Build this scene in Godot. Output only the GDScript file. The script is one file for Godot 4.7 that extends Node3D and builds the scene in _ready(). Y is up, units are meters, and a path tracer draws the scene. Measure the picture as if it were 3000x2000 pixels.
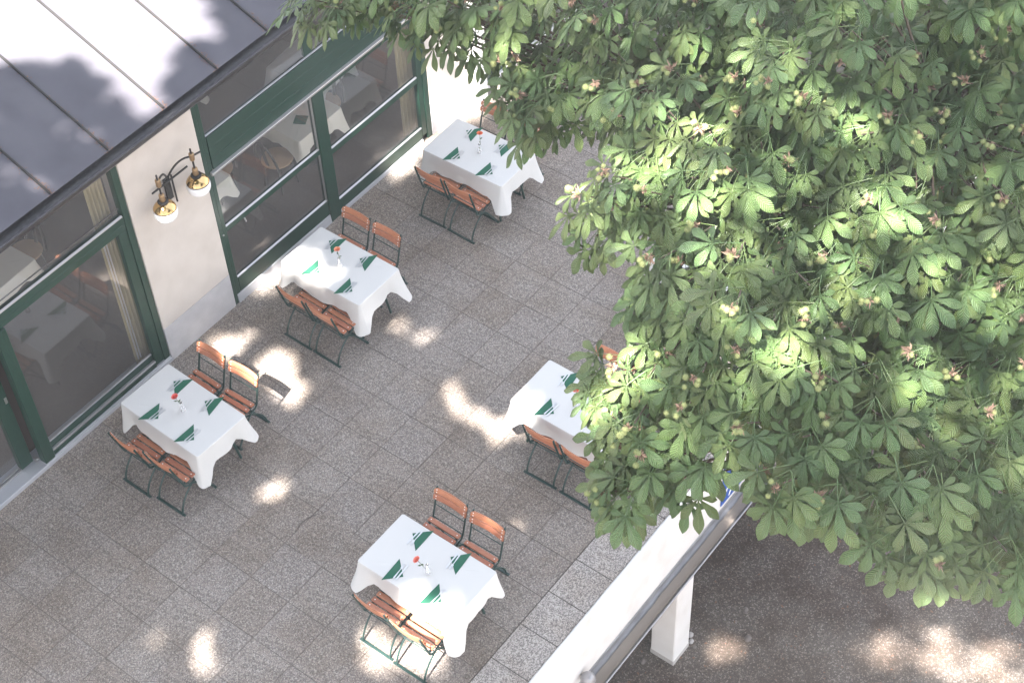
extends Node3D
# A restaurant terrace seen from an upper window: set tables by a glazed front, a chestnut crown on the right.
# World: x runs along the restaurant front, z away from it, y = 0 on the terrace paving, y = -3.4 in the courtyard below.

const GROUND := -3.4
const EDGE := 6.148          # outer face of the terrace wall
const SUN_SHIFT := Vector2(0.630, -0.157)   # how far a shadow moves along x and z for each metre of height
var rng := RandomNumberGenerator.new()
var M := {}
var used := {}


class Shape:
	# collects triangles; corners are given counter-clockwise as seen from outside
	var v := PackedVector3Array()
	var n := PackedVector3Array()
	var t := PackedVector2Array()
	var ix := PackedInt32Array()

	func quad(a: Vector3, b: Vector3, c: Vector3, d: Vector3) -> void:
		var m := (c - a).cross(d - b).normalized()
		var k := v.size()
		for p in [a, b, c, d]:
			v.append(p)
			n.append(m)
			t.append(Vector2.ZERO)
		ix.append_array(PackedInt32Array([k, k + 2, k + 1, k, k + 3, k + 2]))

	func tri(a: Vector3, b: Vector3, c: Vector3) -> void:
		var m := (b - a).cross(c - a).normalized()
		var k := v.size()
		for p in [a, b, c]:
			v.append(p)
			n.append(m)
			t.append(Vector2.ZERO)
		ix.append_array(PackedInt32Array([k, k + 2, k + 1]))

	func box(c: Vector3, s: Vector3, bevel := 0.0, turn := Basis()) -> Shape:
		var h := s * 0.5
		var e := minf(bevel, minf(h.x, minf(h.y, h.z)) * 0.9)
		var q := {}
		for sx in [-1, 1]:
			for sy in [-1, 1]:
				for sz in [-1, 1]:
					var o := Vector3(sx, sy, sz)
					q[[o, 0]] = c + turn * (Vector3(h.x, h.y - e, h.z - e) * o)
					q[[o, 1]] = c + turn * (Vector3(h.x - e, h.y, h.z - e) * o)
					q[[o, 2]] = c + turn * (Vector3(h.x - e, h.y - e, h.z) * o)
		var cyc := [Vector2(-1, -1), Vector2(1, -1), Vector2(1, 1), Vector2(-1, 1)]
		for ax in 3:
			for sg in [-1, 1]:
				var p := []
				for k in 4:
					var w: Vector2 = cyc[k if sg > 0 else 3 - k]
					var o := Vector3.ZERO
					o[ax] = sg
					o[(ax + 1) % 3] = w.x
					o[(ax + 2) % 3] = w.y
					p.append(q[[o, ax]])
				quad(p[0], p[1], p[2], p[3])
		if e > 0.0:
			for ax in 3:
				var b := (ax + 1) % 3
				var d := (ax + 2) % 3
				for s1 in [-1, 1]:
					for s2 in [-1, 1]:
						var o1 := Vector3.ZERO
						o1[ax] = -1
						o1[b] = s1
						o1[d] = s2
						var o2 := o1
						o2[ax] = 1
						if s1 * s2 > 0:
							quad(q[[o1, b]], q[[o2, b]], q[[o2, d]], q[[o1, d]])
						else:
							quad(q[[o1, d]], q[[o2, d]], q[[o2, b]], q[[o1, b]])
			for sx in [-1, 1]:
				for sy in [-1, 1]:
					for sz in [-1, 1]:
						var o := Vector3(sx, sy, sz)
						if sx * sy * sz > 0:
							tri(q[[o, 0]], q[[o, 1]], q[[o, 2]])
						else:
							tri(q[[o, 2]], q[[o, 1]], q[[o, 0]])
		return self

	# rows of points; normals are averaged, so the sheet is smooth
	func sheet(rows: Array, closed := false, uv := false) -> Shape:
		var base := v.size()
		var nr := rows.size()
		var nc: int = rows[0].size()
		for r in nr:
			for k in nc:
				var p: Vector3 = rows[r][k]
				var left: Vector3 = rows[r][(k - 1 + nc) % nc] if closed else rows[r][maxi(k - 1, 0)]
				var right: Vector3 = rows[r][(k + 1) % nc] if closed else rows[r][mini(k + 1, nc - 1)]
				var up: Vector3 = rows[maxi(r - 1, 0)][k]
				var down: Vector3 = rows[mini(r + 1, nr - 1)][k]
				var m := (right - left).cross(down - up)
				if m.length() < 1e-12:
					m = Vector3.UP
				v.append(p)
				n.append(m.normalized())
				t.append(Vector2(float(k) / maxi(nc - 1, 1), float(r) / maxi(nr - 1, 1)) if uv else Vector2.ZERO)
		for r in nr - 1:
			for k in (nc if closed else nc - 1):
				var a := base + r * nc + k
				var b := base + r * nc + (k + 1) % nc
				var c := b + nc
				var d := a + nc
				ix.append_array(PackedInt32Array([a, c, b, a, d, c]))
		return self

	func tube(path: Array, radius, sides := 6, squash := Vector2.ONE) -> Shape:
		var rows := []
		var side := Vector3.ZERO
		for k in path.size():
			var f: Vector3 = (path[mini(k + 1, path.size() - 1)] - path[maxi(k - 1, 0)]).normalized()
			if side == Vector3.ZERO:
				side = f.cross(Vector3.UP if absf(f.y) < 0.9 else Vector3.RIGHT).normalized()
			else:
				side = (side - f * side.dot(f)).normalized()
			var other := f.cross(side)
			var r: float = radius[k] if radius is Array else radius
			var ring := []
			for s in sides:
				var a := -TAU * s / sides
				ring.append(path[k] + side * cos(a) * r * squash.x + other * sin(a) * r * squash.y)
			rows.append(ring)
		sheet(rows, true)
		for e in [0, rows.size() - 1]:
			var mid := Vector3.ZERO
			for p in rows[e]:
				mid += p / float(sides)
			for s in sides:
				if e == 0:
					tri(mid, rows[e][s], rows[e][(s + 1) % sides])
				else:
					tri(mid, rows[e][(s + 1) % sides], rows[e][s])
		return self

	# profile of (radius, height) from bottom to top
	func lathe(profile: Array, sides := 16, at := Transform3D()) -> Shape:
		var rows := []
		for k in range(profile.size() - 1, -1, -1):
			var ring := []
			for s in sides:
				var a := -TAU * s / sides
				ring.append(at * Vector3(cos(a) * profile[k].x, profile[k].y, sin(a) * profile[k].x))
			rows.append(ring)
		return sheet(rows, true)

	# a flat outline (counter-clockwise in its x-y plane) given a thickness along z, then placed
	func plate(outline: PackedVector2Array, thick: float, at := Transform3D()) -> Shape:
		var tris := Geometry2D.triangulate_polygon(outline)
		for k in range(0, tris.size(), 3):
			var a := outline[tris[k]]
			var b := outline[tris[k + 1]]
			var c := outline[tris[k + 2]]
			if (b - a).cross(c - a) < 0:
				var h := b
				b = c
				c = h
			var z := Vector3(0, 0, thick * 0.5)
			tri(at * (Vector3(a.x, a.y, 0) + z), at * (Vector3(b.x, b.y, 0) + z), at * (Vector3(c.x, c.y, 0) + z))
			tri(at * (Vector3(c.x, c.y, 0) - z), at * (Vector3(b.x, b.y, 0) - z), at * (Vector3(a.x, a.y, 0) - z))
		for k in outline.size():
			var a := outline[k]
			var b := outline[(k + 1) % outline.size()]
			var z := Vector3(0, 0, thick * 0.5)
			quad(at * (Vector3(a.x, a.y, 0) - z), at * (Vector3(b.x, b.y, 0) - z), at * (Vector3(b.x, b.y, 0) + z), at * (Vector3(a.x, a.y, 0) + z))
		return self

	func mesh() -> ArrayMesh:
		var a := []
		a.resize(Mesh.ARRAY_MAX)
		a[Mesh.ARRAY_VERTEX] = v
		a[Mesh.ARRAY_NORMAL] = n
		a[Mesh.ARRAY_TEX_UV] = t
		a[Mesh.ARRAY_INDEX] = ix
		var m := ArrayMesh.new()
		m.add_surface_from_arrays(Mesh.PRIMITIVE_TRIANGLES, a)
		return m


# ---------------------------------------------------------------- naming and placing
func numbered(called: String) -> String:
	if not used.has(called):
		used[called] = 0
		return called
	used[called] += 1
	return "%s_%03d" % [called, used[called]]


func tag(o: Node, label: String, category: String, group := "") -> Node:
	o.set_meta("label", label)
	o.set_meta("category", category)
	if group != "":
		o.set_meta("group", group)
	return o


func thing(called: String, label: String, category: String, at := Vector3.ZERO, turn := 0.0, group := "") -> Node3D:
	var o := Node3D.new()
	o.name = numbered(called)
	add_child(o)
	o.position = at
	o.rotation.y = turn
	tag(o, label, category, group)
	return o


func part(parent: Node, called: String, mesh: Mesh, m: Material, at := Transform3D()) -> MeshInstance3D:
	var o := MeshInstance3D.new()
	o.name = called
	o.mesh = mesh
	o.material_override = m
	o.transform = at
	parent.add_child(o, true)
	return o


func solo(called: String, mesh: Mesh, m: Material, label: String, category: String, at := Transform3D(), group := "") -> MeshInstance3D:
	var o := MeshInstance3D.new()
	o.name = numbered(called)
	o.mesh = mesh
	o.material_override = m
	o.transform = at
	add_child(o)
	tag(o, label, category, group)
	return o


func setting(called: String, mesh: Mesh, m: Material, at := Transform3D()) -> MeshInstance3D:
	var o := MeshInstance3D.new()
	o.name = numbered(called)
	o.mesh = mesh
	o.material_override = m
	o.transform = at
	add_child(o)
	o.set_meta("kind", "structure")
	return o


func copy(root: Node3D, label: String, group := "") -> Node3D:
	var r: Node3D = root.duplicate()
	var base := String(root.name)
	r.name = numbered(base)
	add_child(r)
	r.set_meta("label", label)
	if group != "":
		r.set_meta("group", group)
	return r


func bx(c: Vector3, s: Vector3, bevel := 0.004) -> ArrayMesh:
	return Shape.new().box(c, s, bevel).mesh()


# box from its lowest to its highest corner
func span(a: Vector3, b: Vector3, bevel := 0.004) -> ArrayMesh:
	return bx((a + b) * 0.5, (b - a).abs(), bevel)


# ---------------------------------------------------------------- materials
func lin(r: float, g: float, b: float) -> Color:
	return Color(r, g, b).linear_to_srgb()


func paint(called: String, c: Color, rough := 0.6, metal := 0.0) -> StandardMaterial3D:
	var m := StandardMaterial3D.new()
	m.resource_name = called
	m.albedo_color = c
	m.roughness = rough
	m.metallic = metal
	M[called] = m
	return m


func noise_bytes(size: int, kind: int, freq: float, seed_value: int, octaves := 3, cell := -1) -> PackedByteArray:
	var f := FastNoiseLite.new()
	f.noise_type = kind
	f.frequency = freq
	f.seed = seed_value
	f.fractal_type = FastNoiseLite.FRACTAL_FBM if octaves > 1 else FastNoiseLite.FRACTAL_NONE
	f.fractal_octaves = octaves
	if cell >= 0:
		f.cellular_return_type = cell
		f.cellular_jitter = 1.0
	var im := f.get_seamless_image(size, size)
	im.convert(Image.FORMAT_L8)
	return im.get_data()


func gray_texture(d: PackedByteArray, size: int) -> ImageTexture:
	return ImageTexture.create_from_image(Image.create_from_data(size, size, false, Image.FORMAT_L8, d))


# each grey value of the noise becomes a colour: stops are [place, linear colour]
func ramp_texture(d: PackedByteArray, size: int, stops: Array, shade := PackedByteArray(), depth := 0.0) -> ImageTexture:
	var table := []
	for k in 256:
		var p := k / 255.0
		var c: Color = stops[-1][1]
		for s in range(stops.size() - 1):
			if p <= stops[s + 1][0]:
				var w := clampf((p - stops[s][0]) / maxf(1e-5, stops[s + 1][0] - stops[s][0]), 0, 1)
				c = (stops[s][1] as Color).lerp(stops[s + 1][1], w)
				break
		table.append(c)
	var out := PackedByteArray()
	out.resize(size * size * 3)
	for k in size * size:
		var c: Color = table[d[k]]
		if depth > 0.0:
			c = c * (1.0 - depth + depth * shade[k] / 255.0)
		c = c.linear_to_srgb()
		out[k * 3] = int(clampf(c.r, 0, 1) * 255)
		out[k * 3 + 1] = int(clampf(c.g, 0, 1) * 255)
		out[k * 3 + 2] = int(clampf(c.b, 0, 1) * 255)
	return ImageTexture.create_from_image(Image.create_from_data(size, size, false, Image.FORMAT_RGB8, out))


func world_map(m: StandardMaterial3D, tex: Texture2D, scale: Vector3, relief: Texture2D = null, depth := 0.0, in_world := true) -> void:
	m.albedo_texture = tex
	m.uv1_triplanar = true
	m.uv1_world_triplanar = in_world
	m.uv1_scale = scale
	m.uv1_triplanar_sharpness = 6.0
	if relief:
		m.heightmap_enabled = true
		m.heightmap_texture = relief
		m.heightmap_scale = depth


func stains(m: StandardMaterial3D, tex: Texture2D, scale: float) -> void:
	m.detail_enabled = true
	m.detail_blend_mode = BaseMaterial3D.BLEND_MODE_MUL
	m.detail_uv_layer = BaseMaterial3D.DETAIL_UV_2
	m.uv2_triplanar = true
	m.uv2_world_triplanar = true
	m.uv2_scale = Vector3.ONE * scale
	m.detail_albedo = tex


func stone_texture(size: int, freq: float, seed_value: int, palette: Array, gap: Color, gap_width: float) -> ImageTexture:
	var cells := noise_bytes(size, FastNoiseLite.TYPE_CELLULAR, freq, seed_value, 1, FastNoiseLite.RETURN_CELL_VALUE)
	var rim := noise_bytes(size, FastNoiseLite.TYPE_CELLULAR, freq, seed_value, 1, FastNoiseLite.RETURN_DISTANCE2_SUB)
	var out := PackedByteArray()
	out.resize(size * size * 3)
	for k in size * size:
		var p: float = cells[k] / 255.0 * (palette.size() - 0.001)
		var c: Color = palette[int(p)]
		var w := clampf(rim[k] / 255.0 / gap_width, 0.0, 1.0)
		c = gap.lerp(c, w).linear_to_srgb()
		out[k * 3] = int(c.r * 255)
		out[k * 3 + 1] = int(c.g * 255)
		out[k * 3 + 2] = int(c.b * 255)
	return ImageTexture.create_from_image(Image.create_from_data(size, size, false, Image.FORMAT_RGB8, out))


func make_materials() -> void:
	var soft := noise_bytes(512, FastNoiseLite.TYPE_SIMPLEX_SMOOTH, 0.008, 11, 5)
	var fine := noise_bytes(512, FastNoiseLite.TYPE_SIMPLEX_SMOOTH, 0.06, 12, 3)
	var soft_relief := gray_texture(fine, 512)
	# paving: washed concrete, pebbles of 6 to 10 mm
	var pebbles := [lin(0.273, 0.238, 0.211), lin(0.168, 0.146, 0.131), lin(0.364, 0.317, 0.283), lin(0.228, 0.191, 0.164), lin(0.439, 0.389, 0.350), lin(0.198, 0.172, 0.158), lin(0.303, 0.253, 0.217), lin(0.138, 0.118, 0.105), lin(0.333, 0.302, 0.277), lin(0.251, 0.218, 0.197)]
	for k in pebbles.size():
		pebbles[k] = pebbles[k].srgb_to_linear()
	var rims := gray_texture(noise_bytes(1024, FastNoiseLite.TYPE_CELLULAR, 0.085, 21, 1, FastNoiseLite.RETURN_DISTANCE2_SUB), 1024)
	var paving_tex := stone_texture(1024, 0.085, 21, pebbles, Color(0.15, 0.135, 0.118), 0.16)
	var dirt := ramp_texture(soft, 512, [[0.0, Color(0.76, 0.71, 0.66)], [0.35, Color(0.90, 0.875, 0.845)], [0.6, Color(0.97, 0.965, 0.96)], [1.0, Color(1, 1, 1)]])
	for k in 4:
		var tone: float = [1.0, 0.985, 0.99, 0.965][k]
		var pv := paint("paving_%d" % k, Color(tone, tone * [1.0, 0.992, 1.0, 0.99][k], tone * [1.0, 0.985, 1.005, 0.98][k]), 0.9)
		world_map(pv, paving_tex, Vector3.ONE * 1.0, rims, 0.25)
		pv.uv1_offset = Vector3(0.37 * k, 0.1, 0.53 * k)
		stains(pv, dirt, 0.23)
	var chips := [lin(0.414, 0.378, 0.344), lin(0.199, 0.178, 0.163), lin(0.495, 0.456, 0.417), lin(0.298, 0.266, 0.244), lin(0.162, 0.142, 0.132), lin(0.371, 0.331, 0.305)]
	for k in chips.size():
		chips[k] = chips[k].srgb_to_linear()
	var cp := paint("coping", Color(1, 1, 1), 0.85)
	world_map(cp, stone_texture(1024, 0.07, 33, chips, Color(0.28, 0.26, 0.25), 0.12), Vector3.ONE * 1.15, rims, 0.1)
	stains(cp, dirt, 0.31)
	paint("joint", lin(0.085, 0.073, 0.062), 1.0)
	paint("crack", lin(0.11, 0.09, 0.08), 1.0)
	var mr := paint("mortar", Color(1, 1, 1), 0.95)
	world_map(mr, ramp_texture(fine, 512, [[0.0, Color(0.26, 0.24, 0.22)], [1.0, Color(0.46, 0.44, 0.42)]]), Vector3.ONE * 2.0, soft_relief, 0.3)
	# courtyard: dark earth with grit
	var grit := [lin(0.097, 0.078, 0.066), lin(0.139, 0.112, 0.097), lin(0.077, 0.063, 0.051), lin(0.183, 0.152, 0.133), lin(0.111, 0.089, 0.074), lin(0.240, 0.204, 0.182), lin(0.087, 0.071, 0.061), lin(0.123, 0.098, 0.081)]
	for k in grit.size():
		grit[k] = grit[k].srgb_to_linear()
	var gr := paint("earth", Color(1, 1, 1), 1.0)
	world_map(gr, stone_texture(1024, 0.1, 55, grit, Color(0.05, 0.038, 0.03), 0.3), Vector3.ONE * 0.5, rims, 0.8)
	stains(gr, ramp_texture(soft, 512, [[0.0, Color(0.55, 0.46, 0.40)], [0.45, Color(0.85, 0.80, 0.76)], [0.7, Color(1, 1, 1)], [1.0, Color(1, 1, 1)]]), 0.35)
	# plaster and paint
	var plaster := ramp_texture(soft, 512, [[0.0, Color(0.45, 0.405, 0.365)], [0.5, Color(0.49, 0.445, 0.405)], [1.0, Color(0.52, 0.475, 0.435)]])
	var wl := paint("plaster", Color(1, 1, 1), 0.9)
	world_map(wl, plaster, Vector3.ONE * 0.5, soft_relief, 0.08)
	var ww := paint("white_plaster", Color(1, 1, 1), 0.85)
	world_map(ww, ramp_texture(soft, 512, [[0.0, Color(0.54, 0.52, 0.50)], [0.4, Color(0.59, 0.575, 0.56)], [1.0, Color(0.62, 0.61, 0.60)]]), Vector3.ONE * 0.45, soft_relief, 0.12)
	var pl := paint("plinth_paint", Color(1, 1, 1), 0.85)
	world_map(pl, ramp_texture(soft, 512, [[0.0, Color(0.36, 0.35, 0.36)], [1.0, Color(0.44, 0.43, 0.44)]]), Vector3.ONE * 0.8, soft_relief, 0.1)
	var green := ramp_texture(noise_bytes(512, FastNoiseLite.TYPE_SIMPLEX_SMOOTH, 0.05, 61, 4), 512, [[0.0, Color(0.007, 0.024, 0.016)], [0.5, Color(0.010, 0.037, 0.025)], [0.85, Color(0.014, 0.047, 0.033)], [1.0, Color(0.034, 0.072, 0.055)]])
	var gx := paint("green_paint", Color(1, 1, 1), 0.38)
	world_map(gx, green, Vector3(0.25, 3.5, 2.0), soft_relief, 0.03)
	var gy := paint("green_post_paint", Color(1, 1, 1), 0.38)
	world_map(gy, green, Vector3(3.5, 0.25, 2.0), soft_relief, 0.03)
	paint("aluminium", lin(0.45, 0.44, 0.44), 0.32, 0.75)
	paint("sill_metal", lin(0.42, 0.43, 0.46), 0.35, 0.3)
	paint("lock_steel", lin(0.6, 0.6, 0.58), 0.3, 0.9)
	var gl := paint("glass", Color(1, 1, 1, 0.02), 0.0)
	gl.transparency = BaseMaterial3D.TRANSPARENCY_ALPHA
	var rf := paint("roof_sheet", Color(1, 1, 1), 0.5, 0.0)
	rf.metallic_specular = 0.28
	world_map(rf, ramp_texture(soft, 512, [[0.0, Color(0.070, 0.067, 0.080)], [0.5, Color(0.086, 0.083, 0.098)], [1.0, Color(0.097, 0.094, 0.108)]]), Vector3.ONE * 0.3)
	paint("seam_metal", lin(0.010, 0.009, 0.009), 0.7, 0.0)
	var gt := paint("gutter_metal", Color(1, 1, 1), 0.4, 0.5)
	world_map(gt, ramp_texture(fine, 512, [[0.0, Color(0.035, 0.032, 0.034)], [0.7, Color(0.06, 0.057, 0.062)], [1.0, Color(0.13, 0.125, 0.135)]]), Vector3(0.4, 2, 2))
	var zinc := paint("zinc", Color(1, 1, 1), 0.42, 0.35)
	world_map(zinc, ramp_texture(soft, 512, [[0.0, Color(0.22, 0.215, 0.22)], [1.0, Color(0.38, 0.38, 0.40)]]), Vector3(0.6, 2, 2))
	paint("litter", lin(0.16, 0.085, 0.055), 1.0)
	paint("silt", lin(0.24, 0.205, 0.175), 1.0)
	# furniture
	var grain := noise_bytes(512, FastNoiseLite.TYPE_SIMPLEX_SMOOTH, 0.03, 71, 4)
	for k in 3:
		var a: Array = [[Color(0.248, 0.094, 0.050), Color(0.389, 0.144, 0.078), Color(0.472, 0.188, 0.106)], [Color(0.224, 0.080, 0.043), Color(0.354, 0.122, 0.066), Color(0.437, 0.163, 0.090)], [Color(0.283, 0.112, 0.060), Color(0.448, 0.175, 0.090), Color(0.543, 0.225, 0.120)]][k]
		var wd := paint("slat_wood_%d" % k, Color(1, 1, 1), 0.42)
		world_map(wd, ramp_texture(grain, 512, [[0.0, a[0]], [0.5, a[1]], [1.0, a[2]]]), Vector3(9, 9, 0.9), gray_texture(grain, 512), 0.03)
	paint("chair_steel", lin(0.018, 0.045, 0.040), 0.38, 0.1)
	paint("rivet_steel", lin(0.75, 0.74, 0.72), 0.3, 0.6)
	var cl := paint("linen", Color(1, 1, 1), 0.85)
	world_map(cl, ramp_texture(fine, 512, [[0.0, Color(0.56, 0.552, 0.538)], [1.0, Color(0.61, 0.602, 0.588)]]), Vector3.ONE * 3.0, soft_relief, 0.02)
	cl.backlight_enabled = true
	cl.backlight = Color(0.25, 0.25, 0.24)
	var ci := paint("cream_linen", lin(0.68, 0.64, 0.55), 0.9)
	paint("napkin", lin(0.012, 0.10, 0.058), 0.9)
	paint("cutlery", lin(0.55, 0.56, 0.58), 0.28, 0.45)
	var vs := paint("vase_glass", Color(1, 1, 1, 0.05), 0.02)
	vs.refraction_enabled = true
	vs.refraction_scale = 0.05
	vs.transparency = BaseMaterial3D.TRANSPARENCY_ALPHA
	paint("rose_pink", lin(0.80, 0.16, 0.13), 0.6)
	paint("rose_peach", lin(0.85, 0.36, 0.20), 0.6)
	paint("rose_orange", lin(0.78, 0.20, 0.08), 0.6)
	paint("rose_coral", lin(0.82, 0.24, 0.17), 0.6)
	paint("rose_stem", lin(0.05, 0.09, 0.03), 0.6)
	# lamp
	paint("lamp_black", lin(0.02, 0.018, 0.017), 0.5, 0.3)
	paint("brass", lin(0.56, 0.38, 0.17), 0.16, 1.0)
	paint("old_brass", lin(0.36, 0.24, 0.13), 0.4, 0.8)
	var op := paint("opal_glass", lin(0.82, 0.82, 0.83), 0.25)
	op.clearcoat_enabled = true
	# interior
	paint("inside_floor", lin(0.10, 0.075, 0.06), 0.5)
	paint("inside_wall", lin(0.18, 0.13, 0.11), 0.9)
	paint("inside_ceiling", lin(0.30, 0.28, 0.26), 0.9)
	paint("tan_wood", lin(0.40, 0.26, 0.15), 0.5)
	paint("dark_wood", lin(0.03, 0.022, 0.018), 0.45)
	paint("curtain_cloth", lin(0.27, 0.23, 0.125), 0.9)
	paint("sign_blue", lin(0.01, 0.07, 0.32), 0.35)
	paint("sign_white", lin(0.8, 0.8, 0.8), 0.4)
	# tree
	var bark := paint("bark", Color(1, 1, 1), 0.95)
	world_map(bark, ramp_texture(noise_bytes(512, FastNoiseLite.TYPE_SIMPLEX_SMOOTH, 0.04, 91, 4), 512, [[0.0, Color(0.03, 0.023, 0.02)], [1.0, Color(0.13, 0.105, 0.09)]]), Vector3(3, 1, 3), soft_relief, 1.0)
	paint("twig_bark", lin(0.10, 0.075, 0.055), 0.9)
	paint("burr", lin(0.30, 0.33, 0.14), 0.85)
	paint("dry_flower", lin(0.36, 0.24, 0.175), 0.9)
	paint("stone_pale", lin(0.34, 0.32, 0.31), 0.9)
	paint("stone_dark", lin(0.13, 0.11, 0.10), 0.95)
	leaf_material("leaf_a", Color(0.138, 0.224, 0.072), 5, 0.0)
	leaf_material("leaf_b", Color(0.156, 0.232, 0.072), 6, 0.35)
	leaf_material("leaf_c", Color(0.122, 0.212, 0.078), 7, 0.1)


# a leaflet: midrib, side veins, blotches of dry tissue
func leaf_material(called: String, base: Color, seed_value: int, dry: float) -> void:
	var w := 128
	var h := 256
	var blot := FastNoiseLite.new()
	blot.seed = seed_value
	blot.frequency = 0.03
	var im := Image.create(w, h, false, Image.FORMAT_RGB8)
	var bump := Image.create(w, h, false, Image.FORMAT_L8)
	for y in h:
		for x in w:
			var s := (x + 0.5) / w - 0.5
			var f := (y + 0.5) / h
			var a := absf(s)
			var vein := fposmod((f - a * 0.36) * 12.0, 1.0)
			var d := minf(vein, 1.0 - vein)
			var line := clampf(1.0 - d / 0.13, 0, 1)
			var rib := clampf(1.0 - a / 0.025, 0, 1)
			var tone := 0.66 + 0.46 * sin(PI * vein) + 0.20 * blot.get_noise_2d(x * 1.4, y * 0.7)
			var c := base * tone
			c = c.lerp(Color(0.30, 0.37, 0.17), maxf(line * 0.65, rib * 0.8))
			var spot := blot.get_noise_2d(x * 1.0 + 900.0, y * 0.55)
			if dry > 0.0 and spot > 0.62 - dry * 0.5:
				c = c.lerp(Color(0.24, 0.13, 0.055), clampf((spot - 0.62 + dry * 0.5) * 9.0, 0, 0.85))
			c.a = 1.0
			im.set_pixel(x, y, c.linear_to_srgb())
			bump.set_pixel(x, y, Color.WHITE * (0.25 + 0.75 * sin(PI * vein) * (1.0 - rib)))
	var m := paint(called, Color(1, 1, 1), 0.36)
	m.albedo_texture = ImageTexture.create_from_image(im)
	m.heightmap_enabled = true
	m.heightmap_texture = ImageTexture.create_from_image(bump)
	m.heightmap_scale = 1.1
	m.metallic_specular = 0.62
	m.backlight_enabled = true
	m.backlight = Color(0.46, 0.50, 0.22)
	m.vertex_color_use_as_albedo = true


# ---------------------------------------------------------------- camera, sky, sun
func make_view() -> void:
	var cam := Camera3D.new()
	cam.name = "camera"
	add_child(cam)
	cam.position = Vector3(-8.774, 15.0, 11.659)
	cam.rotation = Vector3(deg_to_rad(-48.3586), deg_to_rad(-50.4515), deg_to_rad(-3.0696))
	cam.fov = 23.203
	cam.near = 0.1
	cam.far = 600.0
	cam.current = true
	var we := WorldEnvironment.new()
	we.name = "environment"
	var env := Environment.new()
	env.background_mode = Environment.BG_SKY
	var sky := Sky.new()
	var sm := ProceduralSkyMaterial.new()
	sm.sky_top_color = Color(0.58, 0.61, 0.665)
	sm.sky_horizon_color = Color(0.94, 0.92, 0.89)
	sm.sky_curve = 0.12
	sm.ground_bottom_color = Color(0.35, 0.33, 0.30)
	sm.ground_horizon_color = Color(0.70, 0.70, 0.70)
	sm.sky_energy_multiplier = 0.8
	sm.ground_energy_multiplier = 0.8
	sky.sky_material = sm
	env.sky = sky
	env.tonemap_mode = Environment.TONE_MAPPER_LINEAR
	env.tonemap_exposure = 9.8
	env.fog_enabled = true
	env.fog_density = 0.0022
	env.fog_light_color = Color(0.88, 0.885, 0.885)
	env.sdfgi_enabled = true
	env.ssao_enabled = true
	env.ssil_enabled = true
	we.environment = env
	add_child(we)
	var sun := DirectionalLight3D.new()
	sun.name = "sun"
	add_child(sun)
	sun.light_energy = 1.6
	sun.light_color = Color(1.0, 0.975, 0.945)
	sun.light_angular_distance = 0.53
	sun.shadow_enabled = true
	sun.look_at_from_position(Vector3(-0.52846, 0.83867, 0.13176) * 40.0, Vector3.ZERO, Vector3.UP)


# ---------------------------------------------------------------- ground, terrace
func make_ground() -> void:
	var g := Shape.new()
	g.quad(Vector3(-200, GROUND, 200), Vector3(200, GROUND, 200), Vector3(200, GROUND, -200), Vector3(-200, GROUND, -200))
	setting("courtyard_ground", g.mesh(), M.earth)
	# loose grit, too much to count
	var mm := MultiMesh.new()
	mm.transform_format = MultiMesh.TRANSFORM_3D
	mm.mesh = pebble_mesh(3)
	var count := 5200
	mm.instance_count = count
	for k in count:
		var s := 0.004 + 0.010 * pow(rng.randf(), 3.0)
		var p := Vector3(rng.randf_range(-0.5, 5.5), GROUND + s * 0.25, rng.randf_range(4.5, 11.0))
		mm.set_instance_transform(k, Transform3D(Basis.from_euler(Vector3(rng.randf(), rng.randf() * TAU, rng.randf())).scaled(Vector3(s, s * 0.7, s)), p))
	var mi := MultiMeshInstance3D.new()
	mi.name = "loose_grit"
	mi.multimesh = mm
	mi.material_override = M.stone_dark
	add_child(mi)
	tag(mi, "loose grit and small gravel scattered over the courtyard ground", "gravel")
	mi.set_meta("kind", "stuff")
	# dry leaf scraps on the earth
	var ml := MultiMesh.new()
	ml.transform_format = MultiMesh.TRANSFORM_3D
	var scrap := Shape.new()
	scrap.sheet([[Vector3(-0.5, 0, -0.3), Vector3(0, 0.12, -0.35), Vector3(0.5, 0, -0.2)], [Vector3(-0.5, 0.05, 0.2), Vector3(0, 0.2, 0.3), Vector3(0.5, 0.02, 0.3)]])
	ml.mesh = scrap.mesh()
	ml.instance_count = 420
	for k in 420:
		var s := rng.randf_range(0.012, 0.04)
		var p := Vector3(rng.randf_range(-0.5, 5.5), GROUND + 0.004, rng.randf_range(5.5, 11.0))
		ml.set_instance_transform(k, Transform3D(Basis(Vector3.UP, rng.randf() * TAU).scaled(Vector3.ONE * s), p))
	var li := MultiMeshInstance3D.new()
	li.name = "leaf_litter"
	li.multimesh = ml
	li.material_override = M.litter
	add_child(li)
	tag(li, "brown scraps of dry leaves strewn on the courtyard earth", "leaf litter")
	li.set_meta("kind", "stuff")


func pebble_mesh(seed_value: int) -> ArrayMesh:
	var r := RandomNumberGenerator.new()
	r.seed = seed_value
	var prof := []
	for k in 5:
		var a := PI * k / 4.0 - PI / 2
		prof.append(Vector2(maxf(0.02, cos(a)) * r.randf_range(0.85, 1.1), sin(a)))
	return Shape.new().lathe(prof, 7).mesh()


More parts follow.
